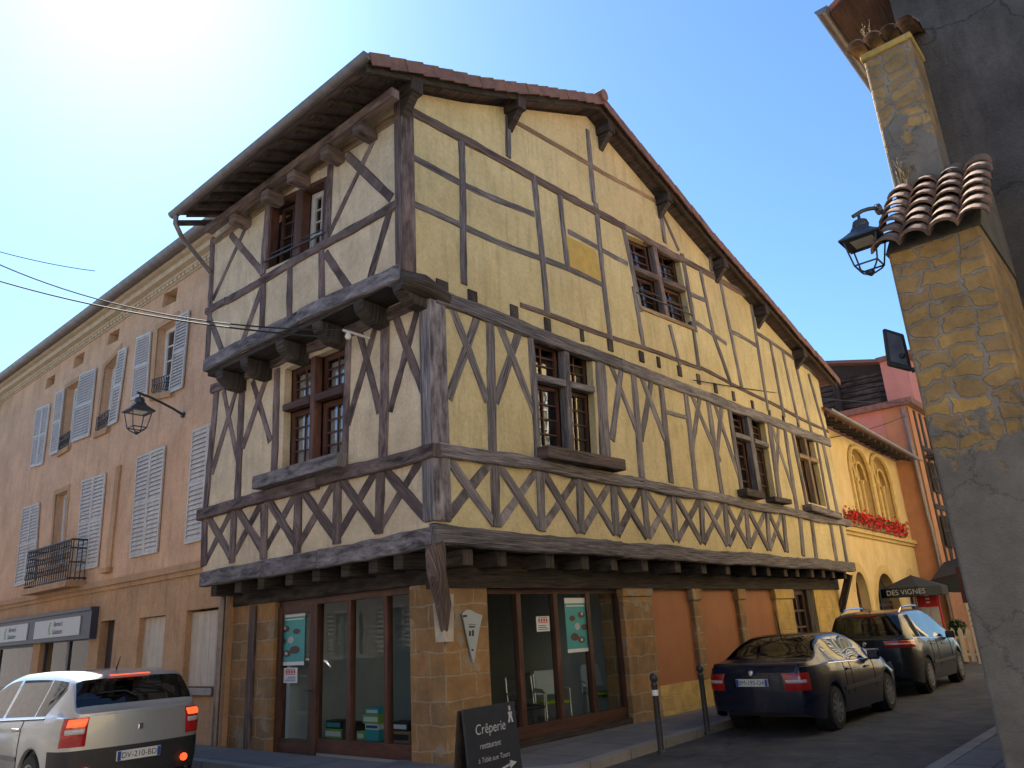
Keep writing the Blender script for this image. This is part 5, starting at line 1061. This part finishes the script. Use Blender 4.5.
# chairs inside the shop
def at_y(x, y, Y): F = Fr((0, Y, 0), (1, 0, 0), (0, -1, 0)); return F.px(x, y)
def chair(label, loc, rz, mb, ms_):
    t = thing('chair', label, 'chair', loc, rz, 'chairs in the shop'); sx = .23
    b = MB(); b.box(-.22, .22, -.22, .22, .43, .48); b.build('seat', ms_, t, bevel=.02, local=True)
    b = MB(); b.hexa([Vector(p) for p in ((-.22, .20, .56), (.22, .20, .56), (.22, .27, .95), (-.22, .27, .95), (-.22, .225, .56), (.22, .225, .56), (.22, .295, .95), (-.22, .295, .95))]); b.build('backrest', mb, t, bevel=.02, local=True)
    for s in (-1, 1):
        b = MB(); b.tube([(s*sx, -.24, 0), (s*sx, -.22, .45), (s*sx, -.22, .66)], .012, 6); b.build('leg', ALLOY, t, local=True)
        b = MB(); b.tube([(s*sx, .26, 0), (s*sx, .22, .45), (s*sx, .28, .9)], .012, 6); b.build('leg', ALLOY, t, local=True)
        b = MB(); b.tube([(s*sx, -.22, .66), (s*sx, .24, .66)], .016, 6); b.build('armrest', ALLOY, t, local=True)
    return t
Yc = 8.8
chair('white chair with a lime green seat in the shop window, left of its twin', (at_y(553, 700, Yc)[0], Yc, .1), -.55, CHAIRW, LIME)
chair('white chair with a lime green seat in the shop window, nearest the right jamb', (at_y(597, 690, Yc+.2)[0], Yc+.2, .1), -.75, CHAIRW, LIME)
chair('black padded chair half hidden beside the white chairs in the shop', (at_y(527, 700, Yc-.1)[0], Yc-.1, .1), -.4, BLACKPL, BLACKPL)
ds = thing('desk', 'dark desk standing behind the left part of the right shop window', 'desk', (8.95, 9.6, .1)); b = MB(); b.box(8.75, 9.5, 9.4, 10.0, .78, .82); b.build('desktop', WOOD_D, ds)
for x in (8.79, 9.42):
    for y in (9.44, 9.92): b = MB(); b.box(x, x+.04, y, y+.04, .1, .78); b.build('leg', IRON, ds)
pr = tag(MB().hexa([Vector(p) for p in ((8.95, 9.5, .82), (9.3, 9.5, .82), (9.3, 9.8, .82), (8.95, 9.8, .82), (8.97, 9.55, 1.0), (9.28, 9.55, 1.0), (9.28, 9.8, 1.08), (8.97, 9.8, 1.08))]).build('printer', CHAIRW, bevel=.02), 'pale desktop printer on the dark desk inside the shop', 'printer')
# packages in the left shop window
FXs = Fr((8.05, 0, 0), (0, 1, 0), (-1, 0, 0))
st_ = thing('display_table', 'low dark display shelf inside the left shop window', 'shelf', (8.1, 9.3, .1)); b = MB(); b.box(7.86, 8.3, 8.8, 10.4, .22, .26); b.build('shelf_board', WOOD_D, st_)
for y in (8.85, 10.3): b = MB(); b.box(7.9, 8.28, y, y+.05, .1, .22); b.build('foot', WOOD_D, st_)
def pack(x0, x1, z0, z1, m, label, strip=None, depth=.26):
    a0, a1 = sorted((FXs.px(x0, 735)[0], FXs.px(x1, 735)[0])); t = thing('package', label, 'box', (8.05, (a0+a1)/2, z0), group='packages in the shop window')
    b = MB(); b.box(8.0, 8.0+depth, a0, a1, z0, z1); b.build('carton', m, t, bevel=.006)
    if strip: b = MB(); b.box(7.994, 7.999, a0+.02, a1-.03, z0+(z1-z0)*.25, z1-(z1-z0)*.25); b.build('label', strip, t)
pack(327, 344, .26, .40, BOXG, 'green carton at the left end of the shelf in the shop window', POSTER_W); pack(328, 343, .40, .52, BLACKPL, 'black package with a teal label on top of the green carton', BOXT)
pack(359, 367, .26, .39, BOXG, 'small green carton between the shelf middle and the teal box', POSTER_W); pack(367.5, 381, .26, .42, BOXT, 'teal box at the bottom of the middle stack in the shop window'); pack(367.5, 381, .42, .50, POSTER_W, 'white package on the teal box', PLATE_B)
pack(365, 381, .50, .63, BOXG, 'green carton high in the middle stack in the shop window', POSTER_W); pack(368, 381, .63, .72, BOXT, 'small teal package topmost on the middle stack', POSTER_W)
pack(391, 412, .26, .42, CARD, 'brown cardboard box at the right end near the stone pillar', INK); pack(392, 410, .42, .54, BLACKPL, 'black package with a pale label on the cardboard box', POSTER_W)
pack(345, 358, .26, .50, DARKIN, 'dark slanting package between the green cartons in the window')

# ------------------------------------------------------------ cars
def interp(prof, x):
    if x <= prof[0][0]: return prof[0][1]
    for i in range(len(prof)-1):
        a, c = prof[i], prof[i+1]
        if x <= c[0]:
            t = (x-a[0])/(c[0]-a[0])
            m0 = (prof[i+1][1]-prof[i-1][1])/(prof[i+1][0]-prof[i-1][0]) if i > 0 else (c[1]-a[1])/(c[0]-a[0])
            m1 = (prof[i+2][1]-prof[i][1])/(prof[i+2][0]-prof[i][0]) if i+2 < len(prof) else (c[1]-a[1])/(c[0]-a[0])
            lin = (c[1]-a[1])/(c[0]-a[0]); h = c[0]-a[0]
            if m0*lin <= 0: m0 = 0
            if m1*lin <= 0: m1 = 0
            m0 = max(min(m0, 3*lin), 3*lin) if abs(m0) > abs(3*lin) else m0; m1 = 3*lin if abs(m1) > abs(3*lin) else m1
            return (2*t**3-3*t*t+1)*a[1] + (t**3-2*t*t+t)*h*m0 + (-2*t**3+3*t*t)*c[1] + (t**3-t*t)*h*m1
    return prof[-1][1]
def car(name, label, loc, rz, p, paint, plate, lit=False):
    Ln, W, Hw = p['L'], p['W']/2, p['rw']
    root = thing(name, label, 'car', loc, rz)
    xs = sorted(set([round(Ln*i/110, 4) for i in range(111)] + [.02, .05, Ln-.02, Ln-.05] + [v for k in ('glass_side', 'ws', 'rw_') for g in ([p[k]] if k != 'glass_side' else p[k]) for v in g[:2]]))
    def width(x): return W*interp([(0, .80), (.05, .87), (.15, .93), (.4, .98), (1.0, 1), (Ln-1.1, 1), (Ln-.5, .96), (Ln-.2, .88), (Ln-.05, .74), (Ln, .66)], x)
    zsplit = p.get('split', .66)
    def section(x):
        w = width(x); T = interp(p['top'], x); B = min(interp(p['belt'], x), T-.025); h = T-B
        zb = interp([(0, .34), (.15, .27), (.5, .21), (Ln-.5, .20), (Ln-.1, .24), (Ln, .30)], x)
        for xw in p['wheels']:
            d = abs(x-xw); ra = Hw+.055
            if d < ra: zb = max(zb, Hw+math.sqrt(ra*ra-d*d))
        z1 = max(zb+.015, .46); z2 = max(z1+.015, min(zsplit, B-.04))
        bw = w*.955; tum = p.get('tum', .40)
        gz = lambda t: B+h*t
        wg = lambda t: max(bw-.02-h*t*tum, bw*.25)
        return [(w*.955, zb), (w*.995, z1), (w, z2), (w*.985, B-(B-z2)*.3), (bw, B), (wg(.06), gz(.07)), (wg(.25), gz(.26)), (wg(.45), gz(.45)), (wg(.65), gz(.65)), (wg(.84), gz(.84)), (wg(.90)-.015, gz(.91)), (wg(.9)*.86, gz(.972)), (wg(.9)*.5, gz(.994)), (0, T)], h
    secs = [section(x) for x in xs]; NP = len(secs[0][0])
    sl = p.get('slant', [(0, 0), (Ln, 0)])
    def lin(x):
        for (a, va), (c, vc) in zip(sl, sl[1:]):
            if a <= x <= c: return va+(vc-va)*(x-a)/(c-a)
        return 0
    def vert(i, k, s):
        x = xs[i]; t = max(0, min(1, (k-5)/3)) if k < 9 else (.8 if k == 9 else 0)
        xx = x + lin(x)*t; y, z = section(xx)[0][k] if t else secs[i][0][k]
        return Vector((xx, s*y, z))
    parts = {k: MB() for k in ('body', 'windscreen', 'rear_window', 'bumper')}
    for s_ in (1, -1):
        for g_ in range(len(p['glass_side'])): parts[('side_glass', s_, g_)] = MB()
    idx = {}
    def put(k, quad_): parts[k].raw(quad_, [tuple(range(len(quad_)))], (1, 0, 0))
    ws, rw = p['ws'], p['rw_']
    for i in range(len(xs)-1):
        xm = (xs[i]+xs[i+1])/2; hm = (secs[i][1]+secs[i+1][1])/2
        for k in range(NP-1):
            for s in (1, -1):
                q = [vert(i, k, s), vert(i+1, k, s), vert(i+1, k+1, s), vert(i, k+1, s)]
                key = 'body'
                if 5 <= k <= 8 and hm > .07:
                    for gi, g in enumerate(p['glass_side']):
                        if g[0] < xm < g[1]: key = ('side_glass', s, gi)
                if key != 'body': pass
                elif k >= 10 and ws[0] < xm < ws[1]: key = 'windscreen'
                elif k >= 10 and rw[0] < xm < rw[1]: key = 'rear_window'
                elif p.get('dark_bumper') and k < 2 and xm < .30: key = 'bumper'
                put(key, q)
    # end caps, slightly bowed
    for xi, sg in ((0, -1), (len(xs)-1, 1)):
        sec = secs[xi][0]; x = xs[xi]; m_ = 12
        def cp_(k, j): u = -1+2*j/m_; y, z = sec[k]; return Vector((x + sg*.10*(1-u*u)*(1 if k < NP-1 else .3)*(.6 if k > 4 else 1), y*u, z))
        for k in range(NP-1):
            for j in range(m_): put('bumper' if p.get('dark_bumper') and k < 2 and sg < 0 else 'body', [cp_(k, j), cp_(k, j+1), cp_(k+1, j+1), cp_(k+1, j)])
    def merged(mb, nm, m, par):
        bm = bmesh.new(); me = bpy.data.meshes.new(nm); me.from_pydata(mb.v, [], mb.f); bm.from_mesh(me)
        bmesh.ops.remove_doubles(bm, verts=bm.verts, dist=.0008); bmesh.ops.dissolve_degenerate(bm, dist=.0005, edges=bm.edges); bmesh.ops.recalc_face_normals(bm, faces=bm.faces); bm.to_mesh(me); bm.free()
        me.materials.append(m); me.shade_smooth(); me.set_sharp_from_angle(angle=.55); o = bpy.data.objects.new(nm, me); COL.objects.link(o); o.parent = par; return o
    body = merged(parts['body'], 'body', paint, root)
    for k in parts:
        if k not in ('body', 'bumper') and parts[k].f: merged(parts[k], k if isinstance(k, str) else 'side_glass', CARGLASS, root)
    if p.get('dark_bumper'): merged(parts['bumper'], 'bumper', p.get('bumper_m', BLACKPL), root)
    # cabin and underside so nothing shows through
    b = MB(); b.box(.35, Ln-.5, -W*.78, W*.78, .24, .62); b.build('underbody', BLACKPL, root, local=True)
    cab0, cab1 = p['cabin']
    b = MB()
    for xx in (cab0, cab1):
        for s in (-1, 1): b.box(xx-.06, xx+.14, s*W*.42-.24, s*W*.42+.24, .6, interp(p['belt'], xx)+.18); b.box(xx, xx+.08, s*W*.42-.12, s*W*.42+.12, interp(p['belt'], xx)+.2, interp(p['belt'], xx)+.38)
    b.build('car_seats', DARKIN, root, bevel=.03, local=True)
    b = MB(); b.box(p['ws'][0]+.15, p['ws'][1], -W*.8, W*.8, .6, interp(p['belt'], p['ws'][1])-.06); b.build('dashboard', BLACKPL, root, local=True)
    for xw in p['wheels']:
        for s in (-1, 1):
            y = s*(width(xw)-.105); ax = (0, s, 0)
            b = MB(); b.lathe((xw, y, Hw), [(Hw*.62, -.10), (Hw*.93, -.10), (Hw, -.06), (Hw, .06), (Hw*.95, .092), (Hw*.68, .100), (Hw*.66, .05)], 28, axis=ax); wh = b.build('wheel', RUBBER, root, smooth=.6, local=True)
            b = MB(); b.lathe((xw, y, Hw), [(Hw*.66, .03), (Hw*.67, .098), (Hw*.61, .096), (Hw*.59, .05), (.02, .045)], 28, axis=ax)
            for q in range(p.get('spokes', 5)):
                t = 2*math.pi*q/p.get('spokes', 5)+.3; e = Vector((math.cos(t), 0, math.sin(t))); c = Vector((xw, y+s*.078, Hw)); b.bar(c+e*.03, c+e*Hw*.62, .055, .03, upv=(0, 1, 0))
            b.lathe((xw, y, Hw), [(.065, .06), (.06, .095), (.03, .10)], 14, axis=ax); b.build('rim', ALLOY, wh, smooth=.5, local=True)
            b = MB(); b.lathe((xw, y-s*.02, Hw), [(Hw+.05, -.16), (Hw+.05, .06)], 24, axis=ax); b.build('wheel_arch', BLACKPL, root, local=True)
    # lamps
    for s in (1, -1):
        lz0, lz1, lw, lx = p['tail']
        def ysec(x, z):
            sc = section(x)[0]
            for (ya, za), (yb, zb_) in zip(sc, sc[1:]):
                if za <= z <= zb_: return ya+(yb-ya)*(z-za)/max(1e-6, zb_-za)
            return sc[-2][0]
        def patch(za, zb_, u0, x1, off, nm, m, par):
            """lamp glass following the body skin from the tailgate (u0) round to the side (x1)"""
            cols = [('s', x1*(1-t/5)) for t in range(6)] + [('c', 1-(1-u0)*t/5) for t in range(1, 6)]; v = []; nr = 5
            for kind_, q in cols:
                for r_ in range(nr):
                    z = za+(zb_-za)*r_/(nr-1)
                    e = off*(0.35 if r_ in (0, nr-1) or (kind_, q) in (cols[0], cols[-1]) else 1)
                    if kind_ == 's': y = ysec(q, z); v.append(Vector((q-e*.5, s*(y+e), z)))
                    else: y = ysec(0, z); v.append(Vector((-.10*(1-q*q)-e, s*(y*q), z)))
            fs = [(c*nr+r_, (c+1)*nr+r_, (c+1)*nr+r_+1, c*nr+r_+1) for c in range(len(cols)-1) for r_ in range(nr-1)]
            return MB().raw(v, fs).build(nm, m, par, smooth=.9, local=True)
        u0 = 1-lw/(W*.8); zc = lz0+(lz1-lz0)*.40; dz_ = lz1-lz0
        tl = patch(lz0, lz1, u0, lx, .016, 'tail_light', RED_L, root)
        if p.get('lens', True): patch(zc, zc+dz_*.24, u0+.02, lx*.6, .022, 'clear_lens', CLEAR_L, tl)
        if lit: patch(lz1-dz_*.34, lz1-dz_*.05, u0+.02, lx*.5, .024, 'brake_light', RED_ON, tl); b = MB(); b.lathe((-.065, s*.58, .45), [(.045, 0), (.045, .02)], 12, axis=(-1, 0, 0)); b.build('glowing_reflector', RED_ON, root, local=True)  # low round reflectors glow by emission although they are no lamps
        b = MB(); b.raw([Vector((Ln-.10, s*W*.88, .62)), Vector((Ln-.42, s*W*.965, .70)), Vector((Ln-.40, s*W*.93, .80)), Vector((Ln-.08, s*W*.55, .70)), Vector((Ln+.0, s*W*.52, .62))], [(0, 1, 2, 3, 4)]); b.build('headlight', CLEAR_L, root, local=True)
        mx_ = p['ws'][0]+.30; mx_ = p['mirror']; zb = interp(p['belt'], mx_)
        b = MB(); b.hexa([Vector((mx_-.08+dx, s*(W*.93+dy), zb+dz)) for dz in (.0, .16) for dx, dy in ((0, 0.02), (.10, 0.02), (.08, .22), (.02, .22))]); b.build('wing_mirror', p.get('mirror_m', paint), root, bevel=.03, local=True)
        for hx in p['handles']: b = MB(); b.box(hx-.11, hx+.11, s*width(hx)*.985-(.005), s*width(hx)*.985+s*.028+.0, interp(p['belt'], hx)-.115, interp(p['belt'], hx)-.08); b.build('door_handle', p.get('handle_m', paint), root, bevel=.01, local=True)
        # body side moulding, sill line, door gaps
        b = MB(); zz = .56; b.bar((p['wheels'][0]+Hw+.12, s*(W+.002), zz), (p['wheels'][1]-Hw-.12, s*(W+.002), zz), .018, .05); b.build('side_moulding', p.get('moulding_m', BLACKPL), root, local=True)
        for gx in p['gaps']:
            pts = [Vector((gx, s*(y_+.0025), z_)) for y_, z_ in section(gx)[0][1:5]]; b = MB(); b.tube(pts, .0045, 4); b.build('door_gap', BLACKPL, root, local=True)
        b = MB(); pts = [Vector((x, s*(section(x)[0][4][0]-.004), section(x)[0][4][1]+.008)) for x in [p['glass_side'][0][0]-.05+(p['glass_side'][-1][1]-p['glass_side'][0][0])*t/12 for t in range(13)]]; b.tube(pts, .010, 5); b.build('window_trim', p.get('trim_m', BLACKPL), root, local=True)
    # plate with writing
    pz = p['plate_z']; xk = -.122+p.get('plate_dx', 0)
    b = MB(); b.box(xk, xk+.03, -.26, .26, pz-.055, pz+.055); pl = b.build('number_plate', PLATE_W, root, bevel=.006, local=True)
    for q in (.235, -.235): b = MB(); b.box(xk-.003, xk-.0005, q-.02, q+.02, pz-.05, pz+.05); b.build('plate_band', PLATE_B, pl, local=True)
    text(plate, Vector((xk, 0, pz)), (0, -1, 0), (0, 0, 1), .088, INK, pl, local=True, off=.002)
    # rear emblem, brake light, wiper, aerial
    ez = p['emblem_z']; b = MB(); xx = -.104; b.lathe((xx, 0, ez), [(.045, 0), (.03, .012)], 4 if lit else 12, axis=(-1, 0, 0)); b.build('emblem', CHROME, root, local=True)
    a0 = p['aerial']; zt = interp(p['top'], a0); b = MB(); b.tube([(a0, 0.0, zt-.01), (a0-.10, 0, zt+p.get('aer_h', .22))], [.012, .005], 6); b.build('aerial', BLACKPL, root, local=True)
    if p.get('third'):
        x = p['third']; z = interp(p['top'], x); b = MB(); b.box(x-.05, x+.04, -.25, .25, z-.055, z-.012); b.build('high_brake_light', RED_ON if lit else RED_L, root, bevel=.008, local=True)
    if p.get('wiper'):
        x0, x1 = p['wiper']; P = lambda x, y: Vector((x-.02, y, interp(p['top'], x)+.012)); b = MB(); b.tube([P(x0, 0), P(x0+.04, .12), P(x1, .42)], .010, 5); b.build('wiper', BLACKPL, root, local=True)
    if p.get('rails'):
        x0, x1, dy = p['rails']
        for s in (1, -1): b = MB(); Y_ = lambda x: s*(section(x)[0][11][0]+.03); b.tube([(x0, Y_(x0), interp(p['top'], x0)-.03)]+[(x0+(x1-x0)*t/8, Y_(x0+(x1-x0)*t/8), interp(p['top'], x0+(x1-x0)*t/8)+.055) for t in range(1, 8)]+[(x1, Y_(x1), interp(p['top'], x1)-.03)], .02, 6); b.build('roof_rail', CHROME, root, smooth=.7, local=True)
    return root
MPV = dict(L=4.26, W=1.81, rw=.315, wheels=(.76, 3.44), split=.72, dark_bumper=True, tum=.40, rake=.22,
           top=[(0, 1.12), (.05, 1.16), (.17, 1.36), (.31, 1.53), (.45, 1.565), (.9, 1.60), (1.7, 1.61), (2.2, 1.60), (2.55, 1.53), (3.0, 1.28), (3.42, 1.04), (3.8, .95), (4.1, .84), (4.26, .68)],
           belt=[(0, 1.085), (.6, 1.06), (2.0, 1.0), (3.2, .94), (4.26, .66)], slant=[(.30, 0), (.62, -.25), (.92, -.02), (1.98, -.02), (2.06, 0), (5, 0)], glass_side=[(.62, .93), (.96, 1.98), (2.06, 2.98)], ws=(2.62, 3.40), rw_=(.075, .285), cabin=(1.3, 2.2), tail=(.77, 1.08, .125, .12),
           plate_z=.62, emblem_z=.92, aerial=.75, aer_h=.16, third=.36, mirror=2.85, handles=(1.35, 2.15), gaps=(1.18, 2.05, 3.05), moulding_m=ZINC, spokes=7, wiper=(.11, .15))
MPV = dict(MPV, top=[(x, z*.955) for x, z in MPV['top']], belt=[(x, z*.955) for x, z in MPV['belt']], tail=(.72, 1.03, .125, .12), plate_z=.57, emblem_z=.87, split=.68)
car('silver_people_carrier', 'silver people carrier with lit brake lights waiting before the pink house', (4.55, 10.25, 0), R_(90.5), MPV, SILVER, 'DV-210-BD', lit=True)
SAL = dict(L=4.58, W=1.74, rw=.315, wheels=(.98, 3.66), split=.62, tum=.50, rake=.10,
           top=[(0, .90), (.05, 1.0), (.12, 1.035), (.40, 1.05), (.62, 1.10), (1.0, 1.31), (1.30, 1.395), (1.9, 1.425), (2.4, 1.40), (2.75, 1.29), (3.35, 1.0), (3.9, .93), (4.35, .82), (4.58, .62)],
           belt=[(0, .97), (1.0, .96), (2.0, .93), (3.3, .88), (4.58, .60)], glass_side=[(.98, 1.80), (1.88, 3.02)], ws=(2.58, 3.32), rw_=(.56, 1.24), cabin=(1.6, 2.5), tail=(.64, .89, .20, .16),
           plate_z=.76, plate_dx=.0, emblem_z=.90, aerial=1.25, aer_h=.42, mirror=2.92, handles=(1.72, 2.62), gaps=(1.55, 1.85, 2.98), trim_m=CHROME, spokes=9, third=None, lens=True)
car('navy_saloon_car', 'navy blue saloon car with chrome trim parked behind the bollards', (12.0, 5.72, 0), R_(.5), SAL, NAVYPAINT, 'BM-195-DA')
EST = dict(L=4.77, W=1.86, rw=.335, wheels=(.97, 3.82), split=.64, tum=.36, rake=.20, dark_bumper=False,
           top=[(0, 1.10), (.05, 1.14), (.2, 1.38), (.34, 1.60), (.48, 1.64), (1.2, 1.69), (2.0, 1.70), (2.5, 1.66), (2.85, 1.54), (3.35, 1.26), (3.85, 1.05), (4.3, .97), (4.6, .84), (4.77, .66)],
           belt=[(0, 1.10), (.8, 1.07), (2.0, 1.02), (3.6, .95), (4.77, .66)], slant=[(.325, 0), (.38, .26), (.98, -.02), (1.98, -.02), (2.06, 0), (5, 0)], glass_side=[(.38, .98), (1.05, 1.98), (2.06, 3.3)], ws=(2.78, 3.75), rw_=(.075, .32), cabin=(1.5, 2.5), tail=(.93, 1.07, .34, .34),
           plate_z=.88, plate_dx=-.0, emblem_z=1.02, aerial=.7, aer_h=.08, mirror=3.12, handles=(1.6, 2.55), gaps=(1.5, 2.02, 3.2), trim_m=CHROME, handle_m=CHROME, spokes=10, third=.36, rails=(.6, 2.6, 0), mirror_m=BLACKPL)
car('dark_estate_car', 'dark people carrier with silver roof rails parked ahead of the navy saloon', (17.95, 5.92, .03), R_(1.0), EST, DARKPAINT, 'CG-748-FL')
car('small_grey_car', 'pale grey car cut off by the left edge, beyond the silver people carrier', (3.05, 18.6, 0), R_(-84), dict(MPV, top=[(x, z*.91) for x, z in MPV['top']], dark_bumper=False, third=None), SILVER, 'AC-624-RT')

# ------------------------------------------------------------ unseen houses added out of frame to bounce and reflect light into the street
def plain_house(name, label, x0, x1, y0, y1, h, m, F, a0, a1, rng):
    t = thing(name, label, 'house', ((x0+x1)/2, (y0+y1)/2, 0)); b = MB(); b.box(x0, x1, y0, y1, 0, h); b.build('wall', m, t); b = MB(); b.box(x0-.3, x1+.3, y0-.3, y1+.3, h, h+.25); b.build('roof', ROOF, t)
    for z in (1.0, 4.2, 7.2):
        a = a0
        while a < a1: Q = QF(F, (a, z), (a+1.1, z), (a+1.1, z+1.9), (a, z+1.9)); casement(Q, 0, 1, 0, 1, 2, 3, .05, m=WHITE, parent=t); shutter(Q, -.5, -.02, 0, 1, .02, t, slats=10); shutter(Q, 1.02, 1.5, 0, 1, .02, t, slats=10); a += 3.2
plain_house('unseen_house', 'unseen pale rose house with shutters, added across the street to bounce light', -12, -4.5, 2, 95, 9.5, WESTW, Fr((-4.5, 0, 0), (0, 1, 0), (1, 0, 0)), 4, 38, 0)
plain_house('unseen_house', 'unseen yellow house added behind the camera to bounce light into the street', -12, 9, -16, -9, 10, YELLOW, Fr((0, -9, 0), (1, 0, 0), (0, 1, 0)), -10, 8, 0)
